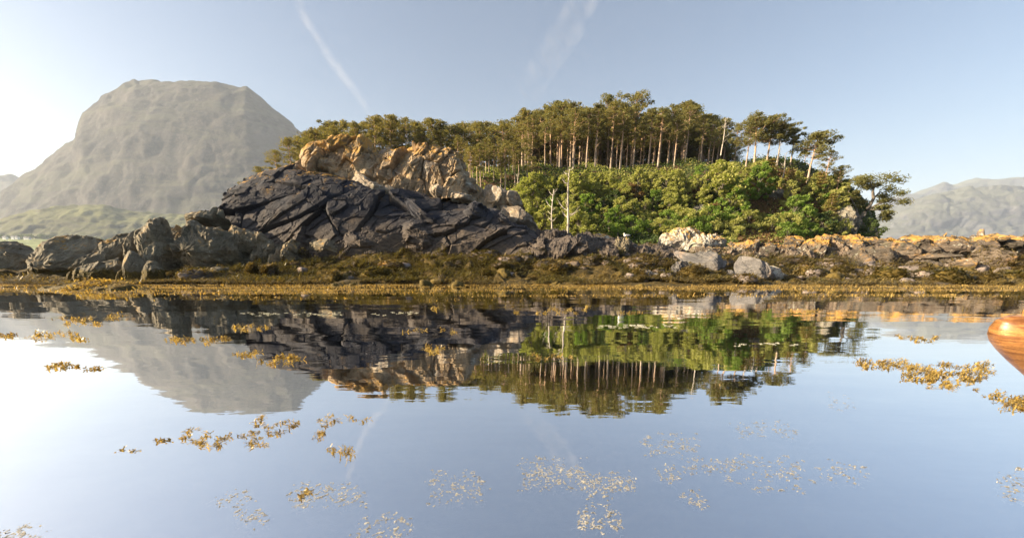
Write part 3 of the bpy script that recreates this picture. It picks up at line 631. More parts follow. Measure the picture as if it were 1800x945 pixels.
def draped(n, x0, x1, y0, y1, s0, s1, label, group):
    pr = []
    for k in range(5):
        me = protos[k + 2]; co = np.zeros(len(me.vertices) * 3); me.vertices.foreach_get('co', co); co = co.reshape(-1, 3)
        rg = np.random.default_rng(k + 60); q = np.nonzero(co[:, 2] > -.15)[0]; q = rg.choice(q, 700)
        C = co[q] * 1.02 + rg.normal(size=(700, 3)) * .06; v, f = fronds(C, .34, .09, .15, rg, 3); v[:, 2] -= .06
        pr.append((me, mesh("seaweed", v, f, MAT['weed_olive' if k % 2 else 'weed_rust'])))
    for i in range(n):
        px = rnd.uniform(x0, x1); Y = rnd.uniform(y0, y1); x = (px - CX) / F / 1.02 * Y
        s = s0 + (s1 - s0) * rnd.random() ** 1.8; a, b = pr[i % 5]
        o = bpy.data.objects.new("draped_stone", a); COL.objects.link(o); c = bpy.data.objects.new("seaweed", b); COL.objects.link(c); c.parent = o; c['kind'] = 'stuff'
        o.location = (x, Y, gz(x, Y) + s * .25); o.scale = (s * rnd.uniform(.9, 1.5), s, s * rnd.uniform(.7, 1.1)); o.rotation_euler = (0, 0, rnd.uniform(0, 6.3)); tag(o, label, "stone", group)
DRAPE = lambda: (draped(70, 300, 1180, 19.6, 26, .22, .75, "stone wholly draped in olive wrack below the dark outcrop", "wrack-draped stones below the outcrop"),
                 draped(90, 1100, 1840, 19.4, 26.5, .2, .8, "stone draped in brown wrack on the right-hand beach", "wrack-draped stones of the right-hand beach"))

# white bird on the pillar
gb = P(1101, 418, 27)
G = tag(empty("seabird", gb), "small white bird perched on top of the fluted grey pillar", "bird")
def ell(c, r, n=12, m=8):
    th = np.linspace(0, 2 * math.pi, n, endpoint=False); ph = np.linspace(.05, math.pi - .05, m)
    T, Q = np.meshgrid(th, ph, indexing='ij')
    return (np.array(c) + np.stack([np.cos(T) * np.sin(Q) * r[0], np.sin(T) * np.sin(Q) * r[1], -np.cos(Q) * r[2]], -1).reshape(-1, 3), grid_faces(n, m, True))
mw = M("white_feathers"); mw.princ((.8, .8, .78), .7); mg = M("grey_feathers"); mg.princ((.35, .37, .4), .7); my = M("yellow_bill"); my.princ((.6, .4, .05), .5)
a = Acc(); a.add(*ell(gb + [0, 0, .15], (.20, .09, .09))); a.add(*ell(gb + [-.17, 0, .27], (.06, .05, .055))); a.add(*tube([gb + [-.12, 0, .18], gb + [-.17, 0, .26]], [.06, .045]))
put("body", *a.get(), mw.m, G); put("wing", *ell(gb + [.06, -.08, .17], (.2, .03, .06)), mg.m, G); put("wing", *ell(gb + [.06, .08, .17], (.2, .03, .06)), mg.m, G)
put("bill", *tube([gb + [-.22, 0, .265], gb + [-.30, 0, .25]], [.018, .004]), my.m, G)
for s_ in (-1, 1): put("leg", *tube([gb + [0, .03 * s_, -.06], gb + [0, .03 * s_, .08]], [.01, .01], 5), my.m, G)

# ------------------------------------------------------------------ foliage
def leaves(C, size, flat=.0, asp=.5, rg=rng):
    n = len(C); a = rg.normal(size=(n, 3)); a[:, 2] *= (1 - flat); a /= np.linalg.norm(a, axis=1, keepdims=True)
    b = np.cross(a, rg.normal(size=(n, 3))); b /= np.linalg.norm(b, axis=1, keepdims=True)
    s = size * rg.uniform(.6, 1.4, (n, 1))
    v = np.stack([C - a * s, C - b * s * asp, C + a * s, C + b * s * asp], 1).reshape(-1, 3)
    return v, np.arange(4 * n).reshape(n, 4)

def cloud(ctr, r, n, rg, flat=.55, shell=.5):
    d = rg.normal(size=(n, 3)); d /= np.linalg.norm(d, axis=1, keepdims=True)
    rad = (shell + (1 - shell) * rg.random((n, 1))) * (1 + .25 * rg.normal(size=(n, 1)) * .5)
    return np.asarray(ctr) + d * rad * np.array([r, r, r * flat])

def pine(seed, H=14., bare=.52, spread=2.1, ncl=30, lean=0., per=95, mat='pine', leafs=.17, rt=.20, taper_top=True, fork=False):
    per = int(per * .78)
    rg = np.random.default_rng(seed)
    t = np.linspace(0, 1, 12); ph = rg.uniform(0, 6, 2)
    path = np.stack([lean * t ** 1.5 * H + .25 * np.sin(t * 4 + ph[0]) * t, .25 * np.sin(t * 3.4 + ph[1]) * t, t * H * .95 - .4], -1)
    tr = Acc(); cr = Acc()
    tr.add(*tube(path, rt * (1 - .8 * t) + .02, 7))
    at = lambda u: np.array([np.interp(u, t, path[:, k]) for k in range(3)])
    for i in range(ncl):
        u = bare + (1 - bare) * ((i + .5) / ncl) ** .85; p0 = at(u); az = i * 2.4 + rg.uniform(-.6, .6)
        k = (u - bare) / (1 - bare); L = spread * (math.sin(math.pi * min(1, .16 + .80 * k)) ** .7) * rg.uniform(.35, 1.3)
        up = rg.uniform(.05, .55) * L + .1
        p1 = p0 + np.array([math.cos(az) * L, math.sin(az) * L, up]); mid = (p0 + p1) / 2 + np.array([0, 0, -.08 * L])
        tr.add(*tube([p0, mid, p1], [.06, .045, .02], 4))
        r = rg.uniform(.42, 1.0) * (spread / 2.1) ** .6
        cr.add(*leaves(cloud(p1, r, per, rg), leafs, .2, .35, rg))
        if rg.random() < .7: cr.add(*leaves(cloud(mid + np.array([0, 0, .25]), r * .65, per // 2, rg), leafs, .2, .35, rg))
    cr.add(*leaves(cloud(at(1.0) + np.array([0, 0, .1]), .7, per, rg, .7), leafs, .2, .35, rg))
    for i in range(int(5 + rg.integers(0, 5))):   # dead snags low on the trunk
        u = rg.uniform(min(.2, bare - .05), bare); p0 = at(u); az = rg.uniform(0, 6.3); L = rg.uniform(.4, 1.5)
        p1 = p0 + np.array([math.cos(az) * L, math.sin(az) * L, rg.uniform(.1, .8) * L]); tr.add(*tube([p0, (p0 + p1) / 2 + [0, 0, .1], p1], [.045, .03, .012], 4))
    return tr.get(), cr.get(), 'bark', mat

def broad(seed, H=6., W_=2.4, ncl=26, per=130, mat='leaf', leafs=.15, low=.18):
    rg = np.random.default_rng(seed); tr = Acc(); cr = Acc()
    t = np.linspace(0, 1, 7); path = np.stack([.2 * np.sin(t * 3 + seed), .2 * np.cos(t * 4 + seed), t * H * .85 - .3], -1)
    tr.add(*tube(path, .11 * (1 - .75 * t) * H / 6 + .015, 6))
    at = lambda u: np.array([np.interp(u, t, path[:, k]) for k in range(3)])
    for i in range(ncl):
        u = low + (1 - low) * (i + .5) / ncl; p0 = at(max(0.05, u - .12)); az = i * 2.4 + rg.uniform(-.5, .5)
        L = W_ * math.sin(math.pi * min(.97, .22 + .72 * u)) ** .8 * rg.uniform(.35, 1.05)
        p1 = np.array([p0[0] + math.cos(az) * L, p0[1] + math.sin(az) * L, u * H + rg.uniform(-.3, .3)])
        tr.add(*tube([p0, (p0 + p1) / 2, p1], [.05, .03, .012], 4))
        r = rg.uniform(.22, .82) * (W_ / 2.4) ** .5; L *= rg.uniform(.8, 1.25)
        cr.add(*leaves(cloud(p1, r, per, rg, .8, .45), leafs, .1, .6, rg))
    return tr.get(), cr.get(), 'bark_grey', mat

def conic(seed, H=6., W_=1.5, mat='pine_gold'):
    rg = np.random.default_rng(seed); tr = Acc(); cr = Acc()
    t = np.linspace(0, 1, 6); path = np.stack([0 * t, .1 * np.sin(t * 5), t * H - .3], -1); tr.add(*tube(path, .09 * (1 - .85 * t) + .01, 6))
    nw = 9
    for w in range(nw):
        u = .25 + .75 * w / nw; z = u * H; L = W_ * (1 - u) ** .75 + .15
        for k in range(6):
            az = k * 1.047 + w * .7 + rg.uniform(-.3, .3); l2 = L * rg.uniform(.6, 1.15)
            p1 = np.array([math.cos(az) * l2, math.sin(az) * l2, z + .25 * l2]); tr.add(*tube([[0, 0, z], p1 * [.5, .5, 1] , p1], [.03, .02, .01], 3))
            cr.add(*leaves(cloud(p1 * [.75, .75, 1], .32 + .1 * L, 40, rg, .5, .2), .12, .2, .3, rg))
    return tr.get(), cr.get(), 'bark', mat

def snag(seed, H=8.):
    rg = np.random.default_rng(seed); tr = Acc(); t = np.linspace(0, 1, 12)
    path = np.stack([.14 * np.sin(t * 6 + seed), .1 * np.sin(t * 5), t * H - .3], -1); tr.add(*tube(path, .17 * (1 - .72 * t), 7))
    br = Acc()
    for i in range(15):
        u = rg.uniform(.3, 1); p0 = np.array([np.interp(u, t, path[:, k]) for k in range(3)]); az = rg.uniform(0, 6.3); L = rg.uniform(.35, 1.4) * (1.25 - .4 * u)
        p1 = p0 + np.array([math.cos(az) * L, math.sin(az) * L * .6, rg.uniform(.1, .9) * L]); pm = (p0 + p1) / 2 + np.array([0, 0, -.12 * L])
        br.add(*tube([p0, pm, p1], [.055, .04, .015], 5))
        p2 = p1 + np.array([math.cos(az + 1) * .4, 0, .35]) * L; br.add(*tube([pm, (pm + p2) / 2, p2], [.03, .02, .008], 4))
    return tr.get(), br.get(), 'bark_dead', 'bark_dead'

def proto(fn, kind, *a, **k):
    (tv, tf), (cv, cf), bm, cm = fn(*a, **k)
    if kind == 'snag': return kind, [("trunk", mesh("trunk", tv, tf, MAT[bm])), ("dead_wood", mesh("dead_wood", cv, cf, MAT[cm]))], tv[:, 2].max()
    cme = mesh("crown", cv, cf, MAT[cm], False)
    return kind, [("trunk", mesh("trunk", tv, tf, MAT[bm])), ("crown", cme)], cv[:, 2].max()

def plant(pr, name, loc, h, rz, label, cat, group=None, wid=1., lean=0.):
    kind, parts, H = pr; s = h / H
    o = bpy.data.objects.new(name, None); COL.objects.link(o); o.location = tuple(float(q) for q in loc); o.rotation_euler = (0, lean, rz); o.scale = (s * wid, s * wid, s)
    for n_, me in parts:
        c = bpy.data.objects.new(n_, me); COL.objects.link(c); c.parent = o
    return tag(o, label, cat, group)

PINES = [proto(pine, 'pine', 100 + i, 14, .50 + .05 * (i % 3), 1.7 + .35 * (i % 4), 24 + 3 * (i % 4), rt=.20 + .02 * (i % 3)) for i in range(8)]
PINES_FULL = [proto(pine, 'pine', 200 + i, 12, .22 + .04 * i, 2.5, 38) for i in range(4)]
PINES_FLAT = [proto(pine, 'pine', 300 + i, 10, .55, 3.0, 32, .02, 170) for i in range(3)]
YOUNG = [proto(conic, 'young', 400 + i) for i in range(3)]
BROAD = [proto(broad, 'broad', 500 + i, 5 + .6 * (i % 4), 1.7 + .35 * (i % 3), 26 + 4 * (i % 3)) for i in range(9)]
BRIGHT = [proto(broad, 'bright', 520 + i, 5, 2.3, 28, 140, 'leaf_bright', .16, .08) for i in range(2)]
SHRUB = [proto(broad, 'shrub', 540 + i, 3, 1.9, 24, 120, 'leaf' if i else 'leaf_bright', .11, .05) for i in range(3)]
DARK = [proto(broad, 'dark', 560 + i, 4, 1.8, 24, 130, 'leaf_dark', .12, .05) for i in range(2)]
RUSSET = [proto(broad, 'russet', 580 + i, 3, 1.8, 22, 110, 'leaf_brown', .11, .05) for i in range(2)]
SNAG = [proto(snag, 'snag', 600 + i) for i in range(3)]

def gz(x, Y): return float(ground(np.array([x]), np.array([Y]))[0])
def place(pr, name, px, Y, top_py, label, cat, group=None, wid=1., lean=0., minh=2., maxh=40, base_py=None):
    tp = P(px, top_py, Y); x = tp[0]
    z = gz(x, Y) if base_py is None else P(px, base_py, Y)[2]
    h = min(max(tp[2] - z, minh), maxh)
    return plant(pr, name, (x, Y, z), h, rnd.uniform(0, 6.3) if not lean else 0, label, cat, group, wid, lean)

top_px = prof([(440, 330), (455, 292), (475, 268), (495, 240), (520, 236), (545, 226), (590, 207), (640, 211), (655, 200), (700, 201), (760, 207), (790, 218), (830, 212), (880, 210), (905, 206), (925, 190), (950, 190),
                (985, 178), (1020, 182), (1040, 172), (1090, 170), (1112, 163), (1140, 174), (1170, 178), (1200, 176), (1235, 184), (1255, 206), (1290, 214)])
words = ["slightly bowed", "straight", "slim", "heavy-crowned", "forked-looking", "leaning", "ragged", "flat-topped"]
# the tall stand: front row first, countable
front = [932, 962, 984, 1008, 1032, 1052, 1078, 1100, 1122, 1146, 1166, 1190, 1214, 1240, 1262]
ords = ["first", "second", "third", "fourth", "fifth", "sixth", "seventh", "eighth", "ninth", "tenth", "eleventh", "twelfth", "thirteenth", "fourteenth", "last"]
for i, px in enumerate(front):
    place(PINES[i % 8], "pine_tree", px + rnd.uniform(-4, 4), rnd.uniform(70, 74), float(top_px(px)) + rnd.uniform(4, 34),
          f"tall bare-trunked pine in the stand's front row, {ords[i]} from the dead-tree end", "pine tree", "front row of the tall pine stand", wid=rnd.uniform(.9, 1.15))
for i in range(54):
    px = 915 + 370 * (i + rnd.random()) / 54; Y = rnd.uniform(75, 96)
    place(PINES[rnd.randrange(8)], "pine_tree", px, Y, float(top_px(px)) + rnd.choice([-5, 0, 4, 12, 20, 34, 48]),
 f"pine deep in the tall stand, behind the {ords[int(np.argmin([abs(px - q) for q in front]))]} front-row pine", "pine tree", "pines deep in the tall stand", wid=rnd.uniform(.85, 1.15))
for i in range(60):
    px = 905 + 390 * (i + rnd.random()) / 60; Y = rnd.uniform(88, 100)
    place(PINES_FULL[rnd.randrange(4)], "pine_tree", px, Y, float(top_px(px)) + rnd.uniform(25, 60), f"low-branched dark pine filling the gap behind the {ords[int(np.argmin([abs(px - q) for q in front]))]} front-row pine", "pine tree", "low-branched pines at the back of the stand", wid=rnd.uniform(1.0, 1.3))
for i in range(46):
    px = 520 + 400 * (i + rnd.random()) / 46; Y = rnd.uniform(76, 98)
    place(PINES_FULL[rnd.randrange(4)], "pine_tree", px, Y, float(top_px(px)) + rnd.choice([0, 3, 8, 18]),
          "full-crowned skyline pine above " + ("the left ochre boulders" if px < 600 else "the ochre fingers of rock" if px < 655 else "the dark gap in the crest" if px < 720 else "the pale lichened dome" if px < 800 else "the outcrop's right shoulder" if px < 870 else "the slope beside the outcrop"), "pine tree", "skyline pines behind the outcrop", wid=rnd.uniform(.9, 1.2))
for i in range(24):
    px = 800 + 140 * (i + rnd.random()) / 24; Y = rnd.uniform(60, 74)
    place(PINES[rnd.randrange(8)], "pine_tree", px, Y, 235 + rnd.uniform(0, 60) + max(0, (px - 860)) * .35,
          f"small pine between outcrop and dead trees, {'high' if i % 2 else 'low'} up" + (", left half" if i < 12 else ", right half"), "pine tree", "pines on the slope beside the outcrop", wid=1.0, minh=5)
for px, tp, Y, lb in [(457, 292, 84, "low spreading pine farthest out behind the dark rock shoulder"), (482, 262, 84, "rounded pine second from the mountain side behind the dark rock"),
                      (505, 240, 82, "dark rounded pine rising beside the ochre boulders"), (440, 312, 84, "smallest pine scrub on the slope end below the mountain")]:
    place(PINES_FULL[rnd.randrange(4)], "pine_tree", px, Y, tp, lb, "pine tree", "pines at the slope end under the mountain", wid=1.15, minh=3)
# right-hand pines, each distinct
sp = [(1338, 197, 66, 300, 'flat', "tallest flat-topped pine of the open group right of the stand"), (1360, 203, 67, 300, 'flat', "flat-topped pine touching the tallest one of the open group"),
      (1322, 215, 68, 300, 'pine', "slim pine on the left side of the open group"), (1378, 212, 67, 302, 'flat', "wide pine with open crown in the middle of the open group"),
      (1400, 222, 68, 305, 'flat', "pine with drooping right side in the open group"), (1436, 230, 64, 320, 'flat', "umbrella-shaped pine with a bare curved trunk, standing apart below the open group"),
      (1462, 262, 62, 345, 'pine', "dark pine with dense round crown between the umbrella-shaped and the wind-bent pines"), (1480, 290, 62, 352, 'pine', "small dark pine tucked below the dense round-crowned one"),
      (1300, 215, 78, 300, 'full', "dark pine at the gap between the tall stand and the open group"), (1420, 250, 74, 315, 'pine', "pine half hidden behind the umbrella-shaped one")]
for i, (px, tp, Y, bp, kd, lb) in enumerate(sp):
    pr = {'flat': PINES_FLAT, 'pine': PINES, 'full': PINES_FULL}[kd]
    place(pr[i % len(pr)], "pine_tree", px, Y, tp, lb, "pine tree", None, wid=1.05 if kd == 'flat' else .95, minh=4)

def bent_pine():
    # wide wind-bent pine over the sea at the island's end
    Y = 58.; rg = np.random.default_rng(77); b = P(1512, 408, Y)
    root = tag(empty("pine_tree", b), "wind-bent spreading pine leaning over the sea at the island's end", "pine tree")
    q = lambda pts: P([1300 + a / 3.78 for a, c in pts], [180 + c / 3.78 for a, c in pts], Y)
    tr = Acc(); cr = Acc()
    def limb(pts, r0, r1, yo=0.):
        w = q(pts); w[:, 1] += np.linspace(0, yo, len(w)); tt = np.linspace(0, 1, 16); k = np.linspace(0, 1, len(w))
        w = np.stack([np.interp(tt, k, w[:, j]) for j in range(3)], -1); tr.add(*tube(w, r0 + (r1 - r0) * tt, 6)); return w
    limb([(790, 880), (800, 780), (850, 710), (890, 640), (885, 590), (900, 540)], .36, .10)
    limb([(850, 710), (920, 670), (960, 655), (1010, 650)], .15, .05, -1.2)
    limb([(890, 640), (950, 590), (1000, 600)], .12, .04, .8)
    limb([(885, 590), (860, 540), (840, 520)], .10, .04, -.6)
    limb([(800, 780), (790, 690), (770, 610), (780, 540)], .13, .04, 1.5)
    limb([(850, 710), (900, 720), (950, 750)], .10, .04, -1.4)
    cl = [(850, 520, 40), (880, 500, 46), (920, 490, 50), (960, 500, 44), (985, 530, 42), (940, 540, 40), (900, 545, 36), (870, 560, 30), (990, 575, 34), (1010, 610, 34), (1030, 670, 36), (1000, 690, 28), (985, 650, 30),
          (960, 620, 28), (950, 700, 26), (970, 770, 30), (950, 750, 30), (925, 735, 24), (900, 700, 24), (800, 505, 34), (770, 520, 32), (750, 545, 24), (760, 600, 22), (820, 630, 28), (800, 640, 22), (810, 690, 30), (840, 660, 22), (770, 560, 20), (930, 655, 26)]
    for a, c, r in cl:
        ctr = q([(a, c)])[0] + np.array([0, rg.uniform(-1.6, 1.6), 0]); rr_ = r / 3.78 / F * Y
        cr.add(*leaves(cloud(ctr, rr_ * 1.35, 330, rg, .5, .2), .15, .3, .35, rg))
    put("trunk", *tr.get(), MAT['bark_grey'], root); put("crown", *cr.get(), MAT['pine'], root, False)
bent_pine()

# dead trees
for px, tp, bp, Y, k, lb in [(1001, 297, 418, 47, 0, "tallest bleached dead tree with a spiky crown, standing clear of the bushes"), (972, 332, 412, 47, 1, "shorter bleached dead tree with crooked arms beside the tallest dead one"),
                             (1276, 208, 265, 68, 2, "pale dead spire at the right edge of the tall stand"), (1371, 250, 300, 62, 1, "bleached forked dead tree in the open pine group"), (1383, 268, 305, 60, 0, "leaning bleached branch-like dead tree in front of the open pine group"),
                             (1308, 375, 402, 54, 2, "short white dead stump on the brown slope"), (910, 305, 345, 60, 1, "thin bleached dead tree half hidden beside the outcrop")]:
    place(SNAG[k], "dead_tree", px, Y, tp, lb, "dead tree", None, wid=1.0, base_py=bp + 6, minh=1.5)

# broadleaf trees and bushes over the slope
def slope_Y(px, base_py):
    ys = np.linspace(47, 80, 60); x = ys * (px - CX) / F / 1.06
    z = ground(x, ys); tgt = EYE + ys * slope_of(base_py)
    i = int(np.argmin(np.abs(z - tgt))); return float(ys[i])
def bush(pr, name, px, base_py, h_px, label, cat, group=None, wid=1.):
    Y = slope_Y(px, base_py); x = P(px, base_py, Y)[0]; z = gz(x, Y)
    return plant(pr, name, (x, Y, z - .2), h_px / F * Y * 1.1, rnd.uniform(0, 6.3), label, cat, group, wid)
LAND = [(935, 'beside the outcrop'), (972, 'by the shorter dead tree'), (1003, 'by the tallest dead tree'), (1050, 'right of the dead trees'), (1101, 'above the white bird'), (1150, 'left of the ochre knoll'), (1215, 'above the ochre knoll'), (1258, 'by the large rounded tree'), (1295, 'by the vivid green tree'), (1345, 'by the brown bracken'), (1393, 'by the vivid light tree'), (1432, 'by the layered young pine'), (1480, 'by the pale cliff')]
for row, (bp, n) in enumerate([(326, 24), (344, 26), (362, 30), (382, 28), (400, 26), (416, 24)]):
    for i in range(n):
        px = 925 + (1490 - 925) * (i + rnd.uniform(-.4, .4)) / n
        if 1310 < px < 1425 and 335 < bp < 395 and rnd.random() < .8: continue
        if px > 1405 and bp < 340: continue
        if px < 1215 and bp < 330 and i % 4 == 0: continue
        b_ = bp + rnd.uniform(-8, 8); r = rnd.random()
        if px > 1300 and bp < 345: pr, nm, ct = (YOUNG, "young_pine", "young pine") if r < .35 else ((DARK, "leafy_bush", "bush") if r < .7 else (BROAD, "broadleaf_tree", "tree"))
        elif bp >= 400 and px > 1080: pr, nm, ct = (SHRUB, "leafy_bush", "bush")
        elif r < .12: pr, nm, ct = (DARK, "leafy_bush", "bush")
        elif r < .22 and bp < 390: pr, nm, ct = (RUSSET, "leafy_bush", "bush")
        elif r < .30: pr, nm, ct = (BRIGHT, "broadleaf_tree", "tree")
        else: pr, nm, ct = (BROAD, "broadleaf_tree", "tree")
        lab = {"young_pine": "young golden-green pine on the steep slope under the open pines", "leafy_bush": {id(DARK): "dark green bush wedged between paler trees on the island slope", id(RUSSET): "russet-tinged bush on the island slope", id(SHRUB): "bright yellow-green shrub in the low belt above the shore rocks"}.get(id(pr), ""),
               "broadleaf_tree": "fresh bright green broadleaf tree on the island slope" if pr is BRIGHT else "yellow-green broadleaf tree in the mass below the tall pine stand"}[nm]
        hp = {'BROAD': 48}.get('', 0) or (rnd.uniform(30, 48) if pr in (BROAD, BRIGHT) else rnd.uniform(20, 34)) * (.55 if bp < 330 and px < 1215 else .8 if bp < 350 else 1)
        grp = lab.split(" on ")[0].split(" in ")[0] + "s"
        lm = min(LAND, key=lambda q: abs(q[0] - px))[1]; hgt = "under the pine trunks" if bp < 330 else "high up" if bp < 350 else "halfway up" if bp < 370 else "low down" if bp < 395 else "at the slope's foot"
        lab = {id(DARK): "dark green bush", id(RUSSET): "russet bush", id(SHRUB): "bright yellow-green shrub", id(BRIGHT): "fresh green tree", id(BROAD): "yellow-green tree", id(YOUNG): "young golden-green pine"}[id(pr)] + " " + hgt + ", " + lm
        bush(pr[rnd.randrange(len(pr))], nm, px, b_, hp, lab, ct, grp, wid=rnd.uniform(.95, 1.3))
for px, bp, hp, pr, nm, lb, ct in [(1262, 380, 82, BROAD, "broadleaf_tree", "large rounded pale green tree standing out above the bright green one", "tree"), (1280, 392, 58, BRIGHT, "broadleaf_tree", "vivid green round tree at the middle of the slope", "tree"),
                               (1393, 402, 50, BRIGHT, "broadleaf_tree", "vivid light green tree beside the brown bracken patch", "tree"), (1432, 372, 56, YOUNG, "young_pine", "layered golden young pine on the right of the slope", "young pine"),
                               (1455, 392, 46, YOUNG, "young_pine", "smaller layered golden young pine near the pale cliff", "young pine"), (1346, 352, 58, YOUNG, "young_pine", "russet young pine above the brown bracken", "young pine"),
                               (1382, 352, 44, YOUNG, "young_pine", "thin young pine above the pale ledge", "young pine"), (1330, 350, 55, BRIGHT, "broadleaf_tree", "slender light green tree left of the russet young pine", "tree"),
                               (1530, 420, 38, DARK, "leafy_bush", "dark green bush at the foot of the wind-bent pine", "bush"), (1546, 426, 18, DARK, "leafy_bush", "small dark bush at the very tip of the island", "bush"),
                               (1478, 365, 40, DARK, "leafy_bush", "dense dark bush above the pale cliff", "bush"), (1460, 350, 40, DARK, "leafy_bush", "dense green bush under the round-crowned pine", "bush"), (1500, 372, 30, DARK, "leafy_bush", "dark bush crowning the right side of the pale cliff", "bush"),
                               (1440, 415, 40, DARK, "leafy_bush", "shaded bush at the left foot of the pale cliff", "bush")]:
    bush(pr[rnd.randrange(len(pr))], nm, px, bp, hp, lb, ct, None, 1.1)
# pale cliff and ledges on the slope
rock([(1462, 420), (1466, 385), (1480, 366), (1495, 360), (1510, 368), (1512, 395), (1506, 425), (1480, 428)], 55, 1.6, 210, 'crag', "pale grey cliff face at the right foot of the wooded slope", "cliff", amp=.4, cell=1.6, ani=(.8, 1, 1.6), rot=(0, 0, 0))
rock([(1330, 345), (1336, 333), (1375, 332), (1398, 338), (1398, 348), (1350, 350)], 60, .9, 211, 'crag', "pale rock ledge among the young pines", "rock ledge", amp=.2, cell=1.0)
rock([(1215, 372), (1222, 362), (1240, 360), (1250, 370), (1244, 380), (1220, 380)], 55, .7, 212, 'crag', "pale rock peeping from the bushes left of the vivid green tree", amp=.2, cell=1.0, n=60, m=30)

def scatter_ground(name, n, px0, px1, y0, y1, size, mat, label, up=.25, thr=None, asp=.5, clump=None, flat=.2):
    px = rng.uniform(px0, px1, n); Y = rng.uniform(y0, y1, n); x = (px - CX) / F / 1.06 * Y
    if thr is not None:
        k = fbm(np.stack([x * .35, Y * .35, 0 * x + 5], -1), 4) + rng.normal(size=n) * .08 > thr; x, Y = x[k], Y[k]
    z = ground(x, Y) + rng.random(len(x)) ** 1.5 * up
    v, f = leaves(np.stack([x, Y, z], -1), size, flat, asp)
    tag(put(name, v, f, MAT[mat], None, False), label, "undergrowth", None, 'stuff')
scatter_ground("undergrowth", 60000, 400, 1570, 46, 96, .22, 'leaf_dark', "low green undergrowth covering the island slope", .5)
scatter_ground("undergrowth", 50000, 700, 1500, 48, 84, .14, 'leaf', "yellow-green ferns and saplings climbing among the pine trunks", .8, .0)
scatter_ground("bracken", 20000, 1300, 1430, 48, 66, .18, 'leaf_brown', "russet bracken and heather on the open part of the slope", .6)

# ------------------------------------------------------------------ seaweed
def weed_mat(name, a, b, tr=.35):
    m = M(name); k = m.noise(3.5, 10, None, .85, ramp=(.40, .62)); c = m.mix(k, a, b)
    c = m.mix(m.noise(40, 3, ramp=(.45, .7)), c, tuple(x * 1.5 for x in b))
    d = m.n("ShaderNodeBsdfPrincipled"); m.l(c, d.inputs['Base Color']); d.inputs['Roughness'].default_value = .38; d.inputs['Specular IOR Level'].default_value = .4
    t = m.n("ShaderNodeBsdfTranslucent"); m.l(m.mix(1.0, c, (1.15, 1.05, .55), 'MULTIPLY'), t.inputs[0])
    x = m.n("ShaderNodeMixShader"); x.inputs[0].default_value = tr; m.l(d.outputs[0], x.inputs[1]); m.l(t.outputs[0], x.inputs[2]); m.l(x.outputs[0], m.out.inputs[0])
    return m.m
MAT['weed_olive'] = weed_mat("olive_wrack", (.055, .050, .014), (.17, .14, .035))
MAT['weed_rust'] = weed_mat("rusty_wrack", (.085, .068, .024), (.25, .19, .07))
MAT['weed_gold'] = weed_mat("golden_wrack", (.17, .11, .035), (.54, .40, .12), .45)
MAT['weed_band'] = weed_mat('band_wrack', (.14, .08, .02), (.60, .42, .13), .4)
MAT['weed_sunk'] = weed_mat('sunken_wrack', (.30, .29, .27), (.47, .44, .37), .2)
MAT['weed_pale'] = weed_mat("pale_sunken_wrack", (.62, .60, .48), (.85, .82, .66), .2)

def fronds(C, L, wd, up, rg, nseg=3):
    """curved strips: each a bent blade of nseg quads starting at C; up = 0 lies flat, 1 stands"""
    n = len(C); az = rg.uniform(0, 2 * math.pi, n); h = np.stack([np.cos(az), np.sin(az), 0 * az], -1); sd = np.stack([-np.sin(az), np.cos(az), 0 * az], -1)
    l = (L * rg.uniform(.5, 1.5, n))[:, None]; u = np.clip(up + rg.normal(size=n) * (.25 if up > 0 else .04), 0, 1)[:, None]
    pts = []
    for k in range(nseg + 1):
        t = k / nseg; c = C + h * l * t * (1 - u * .6) + np.array([0, 0, 1.]) * l * (u * t * 1.0 + (1 - u) * .45 * t * (1 - t)) ; w = wd * (.25 + .75 * math.sin(math.pi * min(1, .25 + .75 * t)) ) * .55
        c = c + sd * np.sin(t * 5 + az)[:, None] * l * .12
        pts += [c - sd * w, c + sd * w]
    v = np.stack(pts, 1).reshape(-1, 3); b = (np.arange(n) * 2 * (nseg + 1))[:, None]
    f = np.concatenate([b + np.array([[2 * k, 2 * k + 1, 2 * k + 3, 2 * k + 2]]) for k in range(nseg)], 0)
    return v, f

# carpet of wrack on the shore
def carpet(name, n, px0, px1, y0, y1, mat, label, thr, L=.22, wd=.04, up=.15, sd=1):
    rg = np.random.default_rng(sd)
    px = rg.uniform(px0, px1, n); Y = y0 + (y1 - y0) * rg.random(n) ** 1.2; x = (px - CX) / F / 1.02 * Y
    k = fbm(np.stack([x * .45, Y * .45, 0 * x + sd], -1), 4) + rg.normal(size=n) * .05 > thr; x, Y = x[k], Y[k]
    hump = np.maximum(0, fbm(np.stack([x * 1.5, Y * .9, 0 * x + 3], -1), 3)) * .9 * sm((Y - 20.3) / 2.5)
    z = ground(x, Y) + hump + .1 + rg.random(len(x)) * .12
    v, f = fronds(np.stack([x, Y, z], -1), L, wd, up, rg)
    tag(put(name, v, f, MAT[mat], None, True), label, "seaweed", None, 'stuff')
carpet("shore_seaweed", 70000, 380, 1500, 19.2, 31, 'weed_olive', "olive wrack lying in heaps over the shore", -.12, sd=1)
carpet("shore_seaweed", 14000, -200, 420, 18.8, 22, "weed_rust", "brown and gold wrack around the feet of the left rocks", -.1, L=.16, wd=.035, sd=4)
carpet("shore_seaweed", 26000, 1120, 1900, 19.4, 29, 'weed_rust', "rusty golden wrack between the beach stones", .02, sd=2)
carpet("shore_seaweed", 16000, -200, 1900, 18.6, 20.6, 'weed_rust', "brown wrack fringe along the waterline", -.1, sd=3)

DRAPE()
